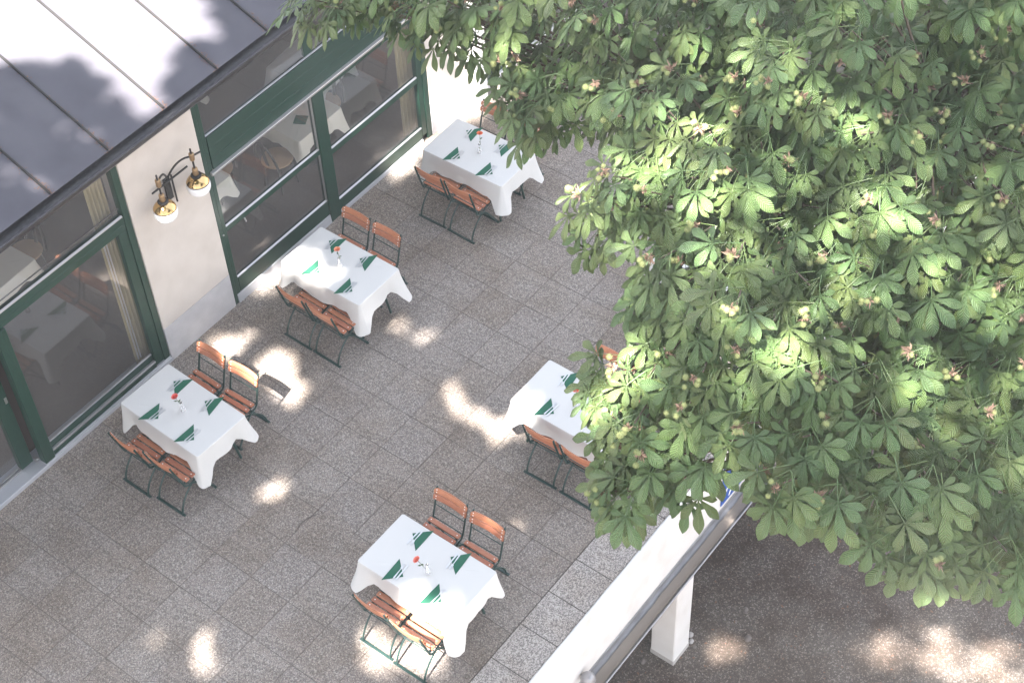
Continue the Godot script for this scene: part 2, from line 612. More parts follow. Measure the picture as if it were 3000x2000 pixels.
func make_terrace() -> void:
	# body of the terrace, its paving slabs and coping
	var t := setting("terrace", span(Vector3(-14, -0.42, -0.02), Vector3(14, -0.0085, EDGE - 0.03), 0.0), M.joint)
	t.set_meta("label", "terrace of washed concrete slabs in front of the restaurant")
	var slab := []
	for k in 3:
		slab.append(Shape.new().box(Vector3.ZERO, Vector3(0.545 - [0.005, 0.004, 0.0045][k], 0.050, 0.5425 - [0.0045, 0.004, 0.005][k]), 0.003).mesh())
	var edge_slab := bx(Vector3.ZERO, Vector3(0.540, 0.050, 0.200), 0.003)
	for row in 11:
		for col in 26:
			var x := -3.375 + 0.545 * (col - 9) - 0.2725
			var z := 1.29 + 0.5425 * (row - 2) - 0.27125
			if row == 0:
				z = 0.105
			if absf(x) > 8.5:
				continue
			# slabs nobody could see: beyond the left edge of the view
			var at := Transform3D(Basis.from_euler(Vector3(rng.randf_range(-1, 1) * 0.002, 0, rng.randf_range(-1, 1) * 0.002)), Vector3(x, -0.0255 - rng.randf() * 0.0015, z))
			part(t, "paving_slab", edge_slab if row == 0 else slab[rng.randi() % 3], M["paving_%d" % [0, 0, 1, 2, 2, 3][rng.randi() % 6]], at)
	var cop := bx(Vector3.ZERO, Vector3(0.492, 0.06, 0.478), 0.004)
	for k in 34:
		var x := -8.4 + 0.5 * k + 0.06
		if absf(x + 0.89) < 0.12:
			x += 0.0
		part(t, "coping_slab", cop, M.coping, Transform3D(Basis.from_euler(Vector3(rng.randf_range(-1, 1) * 0.004, 0, 0)), Vector3(x, -0.024 + rng.randf() * 0.003, 5.878)))
	# crumbling lip of mortar between coping and the white wall face
	var lip := []
	var rows := [[], [], [], [], []]
	for k in 161:
		var x := -8.0 + 0.1 * k
		var j := rng.randf() * 0.006
		rows[4].append(Vector3(x, -0.03, 6.118))
		rows[3].append(Vector3(x, 0.012 + j, 6.122 + rng.randf() * 0.004))
		rows[2].append(Vector3(x, 0.016 + j * 0.7, 6.140))
		rows[1].append(Vector3(x, 0.010 + j * 0.5, 6.160 + rng.randf() * 0.003))
		rows[0].append(Vector3(x, -0.03, 6.166))
	part(t, "mortar_lip", Shape.new().sheet(rows).mesh(), M.white_plaster)
	# round patch of newer concrete
	var patch := Shape.new()
	var ring := []
	for k in 3:
		var r: Array = []
		for s in 40:
			var a := -TAU * s / 40.0
			var rad: float = [0.02, 0.306, 0.318][k]
			r.append(Vector3(cos(a) * rad, [0.004, 0.004, -0.004][k], sin(a) * rad))
		ring.append(r)
	patch.sheet(ring, true)
	var rp := part(t, "round_concrete_patch", patch.mesh(), M.paving_3, Transform3D(Basis(), Vector3(-1.98, 0.0, 3.22)))
	rp.set_meta("label", "round patch of browner concrete set in the paving")
	var arc := [[], []]
	for k in 25:
		var a := deg_to_rad(-114 + 67 * k / 24.0)
		var wd := 0.007 * sin(PI * k / 24.0) + 0.001
		arc[0].append(Vector3(cos(a) * (0.326 + wd), 0.0015, sin(a) * (0.326 + wd)))
		arc[1].append(Vector3(cos(a) * (0.326 - wd), 0.0015, sin(a) * (0.326 - wd)))
	part(t, "crack", Shape.new().sheet(arc).mesh(), M.crack, Transform3D(Basis(), Vector3(-1.98, 0.001, 3.22)))
	# the white outer wall under the coping
	var w := thing("terrace_wall", "white plastered outer wall below the terrace edge, above the gutter", "wall", Vector3(0, -1.15, EDGE))
	part(w, "wall_face", span(Vector3(-14, 0.0, -0.28), Vector3(14, 1.115, 0.0), 0.004), M.white_plaster)
	part(w, "soffit_beam", span(Vector3(-14, -0.35, -0.45), Vector3(14, -0.002, -0.06), 0.004), M.white_plaster)
	# its open gutter
	var gut := thing("rain_gutter", "open grey zinc gutter full of brown silt along the white terrace wall", "gutter", Vector3(0, -1.20, EDGE + 0.12))
	var rr := []
	for k in 9:
		var a := PI + PI * k / 8.0
		rr.append([Vector3(-8, 0.085 * sin(a), 0.105 * cos(a)), Vector3(8, 0.085 * sin(a), 0.105 * cos(a))])
	part(gut, "trough", Shape.new().sheet(rr).mesh(), M.zinc)
	part(gut, "outer_bead", Shape.new().tube([Vector3(-8, 0.004, 0.108), Vector3(8, 0.004, 0.108)], 0.010, 8).mesh(), M.zinc)
	part(gut, "back_flange", span(Vector3(-8, -0.01, -0.118), Vector3(8, 0.055, -0.107), 0.002), M.zinc)
	var silt_rows := [[], [], [], []]
	for k in 161:
		var x := -8 + 0.1 * k
		var e := rng.randf_range(-0.006, 0.006)
		for q in 4:
			silt_rows[q].append(Vector3(x, -0.054 + e + [0.010, 0.004, 0.0, 0.008][q], [-0.058, -0.02, 0.03, 0.066][q] + rng.randf_range(-0.005, 0.005)))
	var sl := part(gut, "silt", Shape.new().sheet([silt_rows[0], silt_rows[1], silt_rows[2], silt_rows[3]]).mesh(), M.silt)
	sl.set_meta("kind", "stuff")
	# pillar below, standing in the courtyard
	var pil := thing("square_pillar", "white square pillar standing on the courtyard earth under the gutter", "pillar", Vector3(0.86, GROUND, 6.02))
	part(pil, "shaft", span(Vector3(-0.178, -0.02, -0.172), Vector3(0.178, 1.90, 0.172), 0.012), M.white_plaster)
	part(pil, "foot_render", span(Vector3(-0.184, -0.02, -0.178), Vector3(0.184, 0.085, 0.178), 0.012), M.mortar)
	solo("stone_back_wall", span(Vector3(-14, GROUND, 1.5), Vector3(14, -0.43, 1.8), 0.0), M.plinth_paint, "plain grey cellar wall far back under the terrace", "wall")
	# stones at its foot
	var spots := [[1.10, 6.19, 0.045, 0], [1.17, 6.13, 0.055, 0], [1.24, 6.09, 0.03, 1], [1.06, 6.27, 0.028, 1], [0.50, 5.86, 0.05, 1], [1.55, 6.75, 0.06, 1], [1.9, 6.5, 0.05, 1]]
	var words := ["egg-sized pale stone at the pillar's outer corner", "largest pale stone beside the pillar foot", "small dark stone just right of the pillar foot", "smallest dark stone at the pillar's front corner", "dark stone lying behind the pillar foot", "flat dark stone in the sun patch by the pillar", "dark stone on the earth right of the pillar"]
	for k in spots.size():
		var s: Array = spots[k]
		solo("stone", pebble_mesh(40 + k), M.stone_pale if s[3] == 0 else M.stone_dark, words[k], "stone", Transform3D(Basis(Vector3.UP, k * 1.3).scaled(Vector3(s[2], s[2] * 0.7, s[2] * 0.85)), Vector3(s[0], GROUND + s[2] * 0.45, s[1])), "stones by the pillar")
	# enamel sign on the wall, nearly hidden by leaves
	var sg := thing("wall_sign", "blue sign with white strokes on the terrace wall, half hidden by leaves", "sign", Vector3(1.95, -0.70, EDGE))
	part(sg, "board", span(Vector3(-0.36, -0.36, 0.004), Vector3(0.36, 0.36, 0.016), 0.004), M.sign_blue)
	for q in [[-0.30, -0.20, -0.14, 0.10], [-0.20, -0.30, -0.05, -0.02], [0.10, -0.30, 0.24, -0.02]]:
		var a := Vector3(q[0], q[1], 0.018)
		var b := Vector3(q[2], q[3], 0.018)
		var dir := (b - a).normalized()
		part(sg, "white_stroke", Shape.new().box((a + b) * 0.5, Vector3((b - a).length(), 0.032, 0.003), 0.0, Basis(dir, Vector3(-dir.y, dir.x, 0), Vector3.BACK)).mesh(), M.sign_white)
	# hooded fitting at the wall foot, bottom edge of the picture
	var fl := thing("wall_floodlight", "grey hooded metal fitting on the white terrace wall at the bottom edge", "floodlight", Vector3(-1.22, -1.03, EDGE))
	part(fl, "hood", Shape.new().lathe([Vector2(0.085, 0.0), Vector2(0.082, 0.05), Vector2(0.06, 0.10), Vector2(0.02, 0.125), Vector2(0.001, 0.128)], 14, Transform3D(Basis.from_euler(Vector3(0.5, 0, 0.3)), Vector3(0, 0.0, 0.09))).mesh(), M.zinc)
	part(fl, "arm", Shape.new().tube([Vector3(0, 0.0, 0.0), Vector3(0, 0.02, 0.07)], 0.014, 6).mesh(), M.zinc)


# ---------------------------------------------------------------- restaurant front
func make_restaurant() -> void:
	var b := thing("restaurant_building", "single-storey restaurant with cream pier, green framed glazing and grey sheet roof", "building")
	# piers and wall pieces: front face a little proud of the frames
	part(b, "wall_pier", span(Vector3(-1.113, 0.545, -0.34), Vector3(0.0, 3.42, 0.010), 0.005), M.plaster)
	part(b, "plinth", span(Vector3(-1.113, -0.02, -0.34), Vector3(0.0, 0.543, 0.012), 0.004), M.plinth_paint)
	part(b, "wall_pier", span(Vector3(3.885, 0.545, -0.34), Vector3(4.64, 3.42, 0.010), 0.005), M.plaster)
	part(b, "plinth", span(Vector3(3.885, -0.02, -0.34), Vector3(4.64, 0.543, 0.012), 0.004), M.plinth_paint)
	var ps := part(b, "pilaster", span(Vector3(4.642, -0.02, -0.2), Vector3(4.90, 3.42, 0.19), 0.02), M.white_plaster)
	part(ps, "bracket", span(Vector3(4.60, 1.02, 0.05), Vector3(4.64, 1.05, 0.12), 0.003), M.white_plaster)
	part(b, "wall_pier", span(Vector3(-9.4, -0.02, -0.34), Vector3(-5.6, 3.42, 0.010), 0.005), M.plaster)
	part(b, "wall_pier", span(Vector3(7.6, -0.02, -0.34), Vector3(11.0, 3.42, 0.010), 0.005), M.plaster)
	# roof: sheets between standing seams, 21 degrees
	var roof := part(b, "roof", span(Vector3(-9.4, 3.30, -0.3), Vector3(11.0, 3.42, 0.0), 0.0), M.plaster)
	var pitch := atan(0.385)
	var tilt := Basis(Vector3.RIGHT, pitch)
	var long := 7.0
	for k in 24:
		var x := -2.003 + 0.8135 * (k - 9)
		var mid := Vector3(x + 0.407, 3.455, 0.06) + tilt * Vector3(0, -0.004, -long * 0.5)
		part(roof, "roof_sheet", Shape.new().box(mid, Vector3(0.808, 0.012, long), 0.002, tilt).mesh(), M.roof_sheet)
		part(roof, "standing_seam", Shape.new().box(Vector3(x, 3.455, 0.06) + tilt * Vector3(0, 0.010, -long * 0.5 - 0.01), Vector3(0.020, 0.036, long), 0.005, tilt).mesh(), M.seam_metal)
	# rusty litter caught along the seams
	var mm := MultiMesh.new()
	mm.transform_format = MultiMesh.TRANSFORM_3D
	mm.mesh = pebble_mesh(8)
	mm.instance_count = 900
	for k in 900:
		var q := rng.randi_range(8, 13)
		var d := pow(rng.randf(), 2.0) * 1.6
		if rng.randf() < 0.35:
			d = 0.03 + rng.randf() * 0.25
		var p := Vector3(-2.003 + 0.8135 * (q - 9) + (0.016 + 0.05 * pow(rng.randf(), 3.0)) * (1 if rng.randf() < 0.7 else -1), 3.455, 0.06) + tilt * Vector3(0, 0.003, -d)
		var s := rng.randf_range(0.002, 0.007)
		mm.set_instance_transform(k, Transform3D(Basis(Vector3.UP, rng.randf() * TAU).scaled(Vector3(s * 1.6, s * 0.6, s)), p))
	var lit := MultiMeshInstance3D.new()
	lit.name = "seam_litter"
	lit.multimesh = mm
	lit.material_override = M.litter
	roof.add_child(lit)
	lit.set_meta("kind", "stuff")
	# eaves gutter
	var rr := []
	for k in 9:
		var a := PI * 0.95 + PI * 1.1 * k / 8.0
		rr.append([Vector3(-9.4, 3.40 + 0.09 * sin(a), 0.105 + 0.09 * cos(a)), Vector3(11, 3.40 + 0.09 * sin(a), 0.105 + 0.09 * cos(a))])
	var gut := part(b, "eaves_gutter", Shape.new().sheet(rr).mesh(), M.gutter_metal)
	part(gut, "bead", Shape.new().tube([Vector3(-9.4, 3.425, 0.196), Vector3(11, 3.425, 0.196)], 0.011, 8).mesh(), M.gutter_metal)
	part(gut, "drip_edge", Shape.new().box(Vector3(0.8, 3.30, 0.03), Vector3(20.4, 0.02, 0.05), 0.004).mesh(), M.gutter_metal)
	part(b, "fascia_board", span(Vector3(-9.4, 3.26, -0.02), Vector3(11.0, 3.44, 0.008), 0.003), M.gutter_metal)
	# inside: floor, walls, ceiling
	part(b, "room_floor", span(Vector3(-9.4, -0.3, -6.4), Vector3(11.0, -0.004, -0.02), 0.0), M.inside_floor)
	part(b, "room_back_wall", span(Vector3(-9.4, -0.3, -6.6), Vector3(11.0, 3.7, -6.4), 0.0), M.inside_wall)
	part(b, "room_end_wall", span(Vector3(-9.6, -0.3, -6.6), Vector3(-9.4, 3.7, -0.02), 0.0), M.inside_wall)
	part(b, "room_end_wall", span(Vector3(11.0, -0.3, -6.6), Vector3(11.2, 3.7, -0.02), 0.0), M.inside_wall)
	part(b, "room_ceiling", span(Vector3(-9.6, 3.20, -6.6), Vector3(11.2, 3.29, -0.06), 0.0), M.inside_ceiling)
	part(b, "partition_wall", span(Vector3(4.25, -0.01, -6.4), Vector3(4.40, 3.2, -0.36), 0.0), M.inside_wall)
	glazed_front(b)
	sliding_door(b)
	far_window(b)


func member(parent: Node, called: String, a: Vector3, c: Vector3, upright := false, bevel := 0.006) -> MeshInstance3D:
	return part(parent, called, span(a, c, bevel), M.green_post_paint if upright else M.green_paint)


func pane(parent: Node, x0: float, y0: float, x1: float, y1: float, z: float) -> void:
	part(parent, "pane", span(Vector3(x0, y0, z - 0.004), Vector3(x1, y1, z + 0.004), 0.0), M.glass)


func bead(parent: Node, x0: float, x1: float, y: float, z: float, tall := 0.02) -> void:
	part(parent, "glazing_bead", Shape.new().box(Vector3((x0 + x1) * 0.5, y, z), Vector3(x1 - x0, tall, 0.028), 0.005, Basis(Vector3.RIGHT, 0.5)).mesh(), M.aluminium)


func glazed_front(b: Node) -> void:
	var w := Node3D.new()
	w.name = "window"
	b.add_child(w, true)
	var f := 0.004
	member(w, "post", Vector3(0.004, 0.0, -0.09), Vector3(0.062, 3.26, f), true)
	member(w, "post", Vector3(0.064, 0.10, -0.08), Vector3(0.128, 3.26, f - 0.010), true)
	member(w, "mullion", Vector3(1.800, 0.0, -0.09), Vector3(1.992, 2.12, f + 0.012), true)
	member(w, "mullion", Vector3(1.830, 2.66, -0.09), Vector3(1.96, 3.26, -0.03), true)
	member(w, "post", Vector3(3.692, 0.09, -0.08), Vector3(3.79, 2.66, f - 0.010), true)
	member(w, "post", Vector3(3.792, 0.0, -0.09), Vector3(3.881, 3.26, f), true)
	# left bay
	member(w, "bottom_rail", Vector3(0.130, 0.135, -0.07), Vector3(1.798, 0.375, f - 0.006))
	member(w, "middle_rail", Vector3(0.130, 1.165, -0.07), Vector3(1.798, 1.245, f - 0.006))
	pane(w, 0.120, 0.36, 1.81, 1.18, -0.045)
	pane(w, 0.120, 1.23, 1.81, 2.14, -0.045)
	bead(w, 0.130, 1.798, 0.380, -0.018, 0.028)
	bead(w, 0.130, 1.798, 1.250, -0.018)
	# right bay
	member(w, "bottom_rail", Vector3(1.994, 0.06, -0.07), Vector3(3.690, 0.235, f - 0.006))
	member(w, "middle_rail", Vector3(1.994, 1.015, -0.07), Vector3(3.690, 1.105, f - 0.006))
	pane(w, 1.985, 0.22, 3.70, 1.03, -0.045)
	pane(w, 1.985, 1.09, 3.70, 2.06, -0.045)
	bead(w, 1.994, 3.690, 0.240, -0.018, 0.028)
	bead(w, 1.994, 3.690, 1.110, -0.018)
	part(w, "glazing_bead", span(Vector3(1.786, 0.38, -0.036), Vector3(1.798, 2.1, -0.006), 0.003), M.aluminium)
	member(w, "top_rail", Vector3(1.994, 2.02, -0.07), Vector3(3.690, 2.115, f - 0.012))
	# wide board above, drip strip below it, fanlight over it
	for k in 3:
		part(w, "header_board", span(Vector3(0.130, 2.172 + k * 0.160, -0.07), Vector3(3.690, 2.330 + k * 0.160, f + 0.002 - 0.002 * (k % 2)), 0.003), M.green_paint)
	part(w, "drip_strip", Shape.new().box(Vector3(1.94, 2.146, 0.018), Vector3(3.74, 0.045, 0.046), 0.005, Basis(Vector3.RIGHT, 0.25)).mesh(), M.aluminium)
	pane(w, 0.120, 2.64, 1.84, 3.27, -0.045)
	pane(w, 1.95, 2.64, 3.72, 3.27, -0.045)
	part(w, "glazing_bead", span(Vector3(0.13, 2.655, -0.035), Vector3(3.69, 2.668, -0.010), 0.003), M.sill_metal)
	# metal base flashing
	part(w, "base_flashing", Shape.new().box(Vector3(0.93, 0.062, 0.002), Vector3(1.74, 0.135, 0.022), 0.004, Basis(Vector3.RIGHT, -0.12)).mesh(), M.sill_metal)
	part(w, "base_flashing", Shape.new().box(Vector3(2.84, 0.026, 0.002), Vector3(1.69, 0.062, 0.022), 0.004, Basis(Vector3.RIGHT, -0.12)).mesh(), M.sill_metal)
	for q in [[0.42, 1.145, 0.08], [0.05, 1.18, 0.02]]:
		part(w, "window_catch", Shape.new().box(Vector3(q[0], q[1], f + 0.008), Vector3(0.02, q[2], 0.02), 0.005, Basis(Vector3.BACK, 0.2)).mesh(), M.aluminium)


func sliding_door(b: Node) -> void:
	var d := Node3D.new()
	d.name = "sliding_door"
	b.add_child(d, true)
	var f := -0.004
	# fixed frame by the pier
	member(d, "post", Vector3(-1.205, 0.08, -0.10), Vector3(-1.117, 3.26, f), true)
	member(d, "stile", Vector3(-1.330, 0.10, -0.08), Vector3(-1.210, 2.28, f - 0.008), true)
	member(d, "transom", Vector3(-5.58, 2.372, -0.10), Vector3(-1.210, 2.475, f))
	member(d, "transom", Vector3(-5.58, 2.280, -0.09), Vector3(-1.210, 2.368, f - 0.006))
	part(d, "glazing_bead", Shape.new().box(Vector3(-3.4, 2.490, -0.010), Vector3(4.36, 0.026, 0.030), 0.005, Basis(Vector3.RIGHT, 0.5)).mesh(), M.aluminium)
	part(d, "glazing_bead", span(Vector3(-5.58, 2.56, -0.07), Vector3(-1.21, 2.572, -0.055), 0.002), M.dark_wood)
	pane(d, -5.58, 2.47, -1.19, 3.27, -0.05)
	# outer leaf
	member(d, "stile", Vector3(-3.125, 0.085, -0.09), Vector3(-2.985, 2.278, f + 0.02), true)
	member(d, "bottom_rail", Vector3(-2.983, 0.085, -0.08), Vector3(-1.332, 0.150, f - 0.004))
	part(d, "track", span(Vector3(-2.983, 0.152, -0.05), Vector3(-1.332, 0.180, -0.010), 0.004), M.aluminium)
	member(d, "bottom_rail", Vector3(-2.983, 0.152, -0.085), Vector3(-1.332, 0.262, -0.053))
	part(d, "glazing_bead", span(Vector3(-2.983, 0.264, -0.078), Vector3(-1.332, 0.282, -0.052), 0.004), M.aluminium)
	pane(d, -2.99, 0.25, -1.325, 2.30, -0.066)
	for x in [-1.475, -1.440]:
		part(d, "inner_bar", span(Vector3(x - 0.008, 0.28, -0.13), Vector3(x + 0.008, 2.28, -0.115), 0.003), M.aluminium)
	# inner leaf, set back
	member(d, "stile", Vector3(-3.34, 0.075, -0.24), Vector3(-3.175, 2.278, -0.155), true)
	part(d, "lock_plate", span(Vector3(-3.225, 1.14, -0.154), Vector3(-3.190, 1.235, -0.149), 0.002), M.lock_steel)
	pane(d, -5.58, 0.09, -3.33, 2.30, -0.20)
	part(d, "track", span(Vector3(-5.58, 0.060, -0.185), Vector3(-3.345, 0.078, -0.158), 0.003), M.aluminium)
	part(d, "track", span(Vector3(-5.58, 0.060, -0.225), Vector3(-3.345, 0.085, -0.20), 0.003), M.aluminium)
	part(d, "track", span(Vector3(-3.17, 0.090, -0.150), Vector3(-3.13, 0.130, -0.100), 0.003), M.aluminium)
	member(d, "post", Vector3(-5.62, 0.06, -0.24), Vector3(-5.5, 3.26, f), true)
	part(d, "threshold", span(Vector3(-5.62, -0.01, -0.30), Vector3(-1.090, 0.058, 0.012), 0.006), M.sill_metal)
	part(d, "threshold_riser", span(Vector3(-3.12, 0.060, -0.1), Vector3(-1.117, 0.083, 0.004), 0.004), M.sill_metal)


func far_window(b: Node) -> void:
	var w := Node3D.new()
	w.name = "window"
	b.add_child(w, true)
	member(w, "post", Vector3(4.905, 0.0, -0.09), Vector3(5.02, 3.26, 0.02), true)
	member(w, "post", Vector3(6.30, 0.0, -0.09), Vector3(6.42, 3.26, 0.02), true)
	member(w, "post", Vector3(7.48, 0.0, -0.09), Vector3(7.60, 3.26, 0.02), true)
	member(w, "bottom_rail", Vector3(5.022, 0.10, -0.07), Vector3(6.298, 0.32, 0.012))
	member(w, "middle_rail", Vector3(5.022, 1.05, -0.07), Vector3(6.298, 1.14, 0.012))
	member(w, "header_board", Vector3(5.022, 2.15, -0.07), Vector3(6.298, 2.64, 0.012))
	pane(w, 5.01, 0.30, 6.31, 3.27, -0.045)
	pane(w, 6.41, 0.10, 7.49, 3.27, -0.045)
	part(w, "sill_step", span(Vector3(4.905, -0.01, -0.09), Vector3(7.6, 0.10, 0.05), 0.006), M.white_plaster)


# ---------------------------------------------------------------- wall lamp
func make_wall_lamp() -> void:
	var l := thing("wall_lamp", "black bracket lamp with two brass-capped white globes on the cream pier", "wall lamp", Vector3(-0.555, 2.42, 0.010))
	part(l, "wall_plate", span(Vector3(-0.045, -0.17, 0.0), Vector3(0.045, 0.15, 0.022), 0.006), M.lamp_black)
	for x in [-0.055, 0.062]:
		part(l, "rod", Shape.new().tube([Vector3(x, -0.24, 0.035), Vector3(x, 0.16, 0.035)], 0.011, 8).mesh(), M.lamp_black)
	part(l, "cross_rod", Shape.new().tube([Vector3(-0.255, 0.13, 0.055), Vector3(0.29, 0.13, 0.055)], 0.012, 8).mesh(), M.lamp_black)
	for s in [-1, 1]:
		var drop := Vector3(-0.272 if s < 0 else 0.245, 0.0, 0.24)
		var arm := []
		for k in 11:
			var u := k / 10.0
			arm.append(Vector3(drop.x * pow(u, 1.3), 0.14 + 0.27 * sin(PI * 0.5 * minf(u * 1.15, 1.0)), 0.03 + (drop.z - 0.03) * u))
		if s > 0:
			arm.append(arm[10] + Vector3(0.11, -0.005, 0.02))
		part(l, "arm", Shape.new().tube(arm, 0.012, 8).mesh(), M.lamp_black)
		var top: float = arm[10].y
		var p := Node3D.new()
		p.name = "pendant"
		l.add_child(p, true)
		p.position = Vector3(drop.x, top, drop.z)
		part(p, "pin", Shape.new().tube([Vector3(0, 0.03, 0), Vector3(0, 0.105, 0)], 0.011, 8).mesh(), M.lamp_black)
		part(p, "collar", Shape.new().lathe([Vector2(0.001, -0.062), Vector2(0.024, -0.06), Vector2(0.031, -0.045), Vector2(0.031, 0.03), Vector2(0.028, 0.042), Vector2(0.001, 0.044)], 14).mesh(), M.old_brass)
		part(p, "stem", Shape.new().tube([Vector3(0, -0.06, 0), Vector3(0, -0.17, 0)], 0.011, 8).mesh(), M.lamp_black)
		part(p, "socket", Shape.new().lathe([Vector2(0.03, -0.27), Vector2(0.034, -0.262), Vector2(0.034, -0.19), Vector2(0.028, -0.175), Vector2(0.001, -0.172)], 16).mesh(), M.old_brass)
		part(p, "ring", Shape.new().lathe([Vector2(0.045, -0.292), Vector2(0.062, -0.286), Vector2(0.062, -0.270), Vector2(0.03, -0.266)], 18).mesh(), M.lamp_black)
		var dome := []
		var globe := []
		for k in 8:
			var a := deg_to_rad(24.0 + 54.0 * k / 7.0)
			dome.append(Vector2(cos(a) * 0.143, -0.430 + sin(a) * 0.146))
		for k in 13:
			var a := deg_to_rad(-90.0 + 108.0 * k / 12.0)
			globe.append(Vector2(maxf(0.0005, cos(a) * 0.138), -0.430 + sin(a) * 0.138))
		part(p, "brass_cap", Shape.new().lathe(dome, 28).mesh(), M.brass)
		part(p, "globe", Shape.new().lathe(globe, 28).mesh(), M.opal_glass)


# ---------------------------------------------------------------- garden chair: origin on the ground under its back, facing +x
func make_chair() -> Node3D:
	var c := thing("garden_chair", "", "chair", Vector3.ZERO, 0.0, "folding garden chairs at the terrace tables")
	var half := 0.205
	var rivet := Shape.new().lathe([Vector2(0.0075, -0.002), Vector2(0.0070, 0.0025), Vector2(0.0005, 0.004)], 7).mesh()
	for s in [-1, 1]:
		var z: float = half * s
		# back post bends under the seat and runs to the front foot
		var post := []
		for q in [[-0.005, 0.855], [0.030, 0.72], [0.068, 0.58], [0.098, 0.475], [0.112, 0.425], [0.135, 0.398], [0.170, 0.388], [0.22, 0.375], [0.30, 0.30], [0.40, 0.15], [0.485, 0.02]]:
			post.append(Vector3(q[0], q[1], z))
		part(c, "back_post", Shape.new().tube(post, 0.0125, 6, Vector2(0.75, 1.15)).mesh(), M.chair_steel)
		# bowed rear leg up to the front of the seat
		var leg := []
		var z2: float = (half - 0.022) * s
		for q in [[0.0, 0.012], [0.018, 0.09], [0.055, 0.17], [0.115, 0.25], [0.20, 0.325], [0.32, 0.385], [0.46, 0.425], [0.53, 0.432]]:
			leg.append(Vector3(q[0], q[1], z2))
		part(c, "rear_leg", Shape.new().tube(leg, 0.0115, 6).mesh(), M.chair_steel)
		part(c, "seat_rail", span(Vector3(0.13, 0.432, z - 0.014 - 0.02 * s), Vector3(0.545, 0.444, z + 0.014 - 0.02 * s), 0.002), M.chair_steel)
		var hook := []
		for k in 7:
			var a := PI * (0.2 + 1.2 * k / 6.0)
			hook.append(Vector3(0.145 + 0.036 * cos(a), 0.425 + 0.03 * sin(a), z - 0.010 * s))
		part(c, "hinge", Shape.new().tube(hook, 0.008, 5).mesh(), M.chair_steel)
	part(c, "foot_bar", span(Vector3(-0.016, 0.0, -0.225), Vector3(0.016, 0.014, 0.225), 0.004), M.chair_steel)
	part(c, "foot_bar", span(Vector3(0.470, 0.0, -0.235), Vector3(0.502, 0.014, 0.235), 0.004), M.chair_steel)
	part(c, "cross_bar", Shape.new().tube([Vector3(0.058, 0.615, -half), Vector3(0.058, 0.615, half)], 0.0065, 6).mesh(), M.chair_steel)
	part(c, "cross_bar", Shape.new().tube([Vector3(0.108, 0.445, -half), Vector3(0.108, 0.445, half)], 0.0065, 6).mesh(), M.chair_steel)
	part(c, "cross_bar", Shape.new().tube([Vector3(0.205, 0.335, -half), Vector3(0.205, 0.335, half)], 0.0065, 6).mesh(), M.chair_steel)
	# seat slats with a gentle dip
	for k in 5:
		var x := 0.172 + k * 0.083
		var y: float = 0.457 + [0.010, 0.001, 0.0, 0.003, 0.006][k]
		var tip: float = [0.10, 0.03, 0.0, -0.04, -0.10][k]
		var rows := []
		for q in [[-0.0305, -0.008], [-0.0305, 0.006], [-0.026, 0.0095], [0.026, 0.0095], [0.0305, 0.006], [0.0305, -0.008]]:
			var row := []
			for e in 7:
				var zz: float = [-0.213, -0.211, -0.205, 0.0, 0.205, 0.211, 0.213][e]
				var nar: float = [0.0, 0.80, 1.0, 1.0, 1.0, 0.80, 0.0][e]
				row.append(Vector3(q[0] * (nar if nar > 0 else 0.78), q[1] * (nar if nar > 0 else 0.0), zz))
			rows.append(row)
		rows.append(rows[0])
		rows.reverse()
		var sl := part(c, "seat_slat", Shape.new().sheet(rows).mesh(), M["slat_wood_%d" % (k % 3)], Transform3D(Basis(Vector3.BACK, tip), Vector3(x, y, 0)))
		for s in [-1, 1]:
			part(sl, "rivet", rivet, M.rivet_steel, Transform3D(Basis(), Vector3(0, 0.0095, 0.178 * s)))
	# two bowed back slats
	for k in 2:
		var y: float = [0.730, 0.815][k]
		var x: float = [0.028, 0.004][k]
		var tall: float = [0.036, 0.038][k]
		var rows := []
		for q in [[-0.008, -1.0], [-0.008, 1.0], [0.008, 1.0], [0.008, -1.0], [-0.008, -1.0]]:
			var row := []
			for e in 15:
				var u := -1.0 + 2.0 * e / 14.0
				var bow := -0.028 * (1.0 - u * u)
				var cut := 1.0
				if absf(u) > 0.86:
					cut = 0.55 + 0.45 * sqrt(maxf(0.0, 1.0 - pow((absf(u) - 0.86) / 0.14, 2.0)))
				var yy: float = q[1] * tall
				if k == 1 and q[1] > 0:
					yy = tall * (1.0 if cut >= 1.0 else cut * 1.6 - 0.6)
				elif cut < 1.0:
					yy = q[1] * tall * (0.8 + 0.2 * cut)
				row.append(Vector3(q[0] + bow, yy, u * 0.222))
			rows.append(row)
		var bs := part(c, "backrest_slat", Shape.new().sheet(rows).mesh(), M["slat_wood_%d" % (2 * k)], Transform3D(Basis(Vector3.BACK, 0.26), Vector3(x + 0.022, y, 0)))
		for s in [-1, 1]:
			for h in [-1, 1]:
				part(bs, "rivet", rivet, M.rivet_steel, Transform3D(Basis(Vector3.BACK, PI / 2), Vector3(-0.0155, 0.018 * h, 0.19 * s)))
				part(bs, "rivet", rivet, M.rivet_steel, Transform3D(Basis(Vector3.BACK, -PI / 2), Vector3(0.0015, 0.018 * h, 0.19 * s)))
	return c


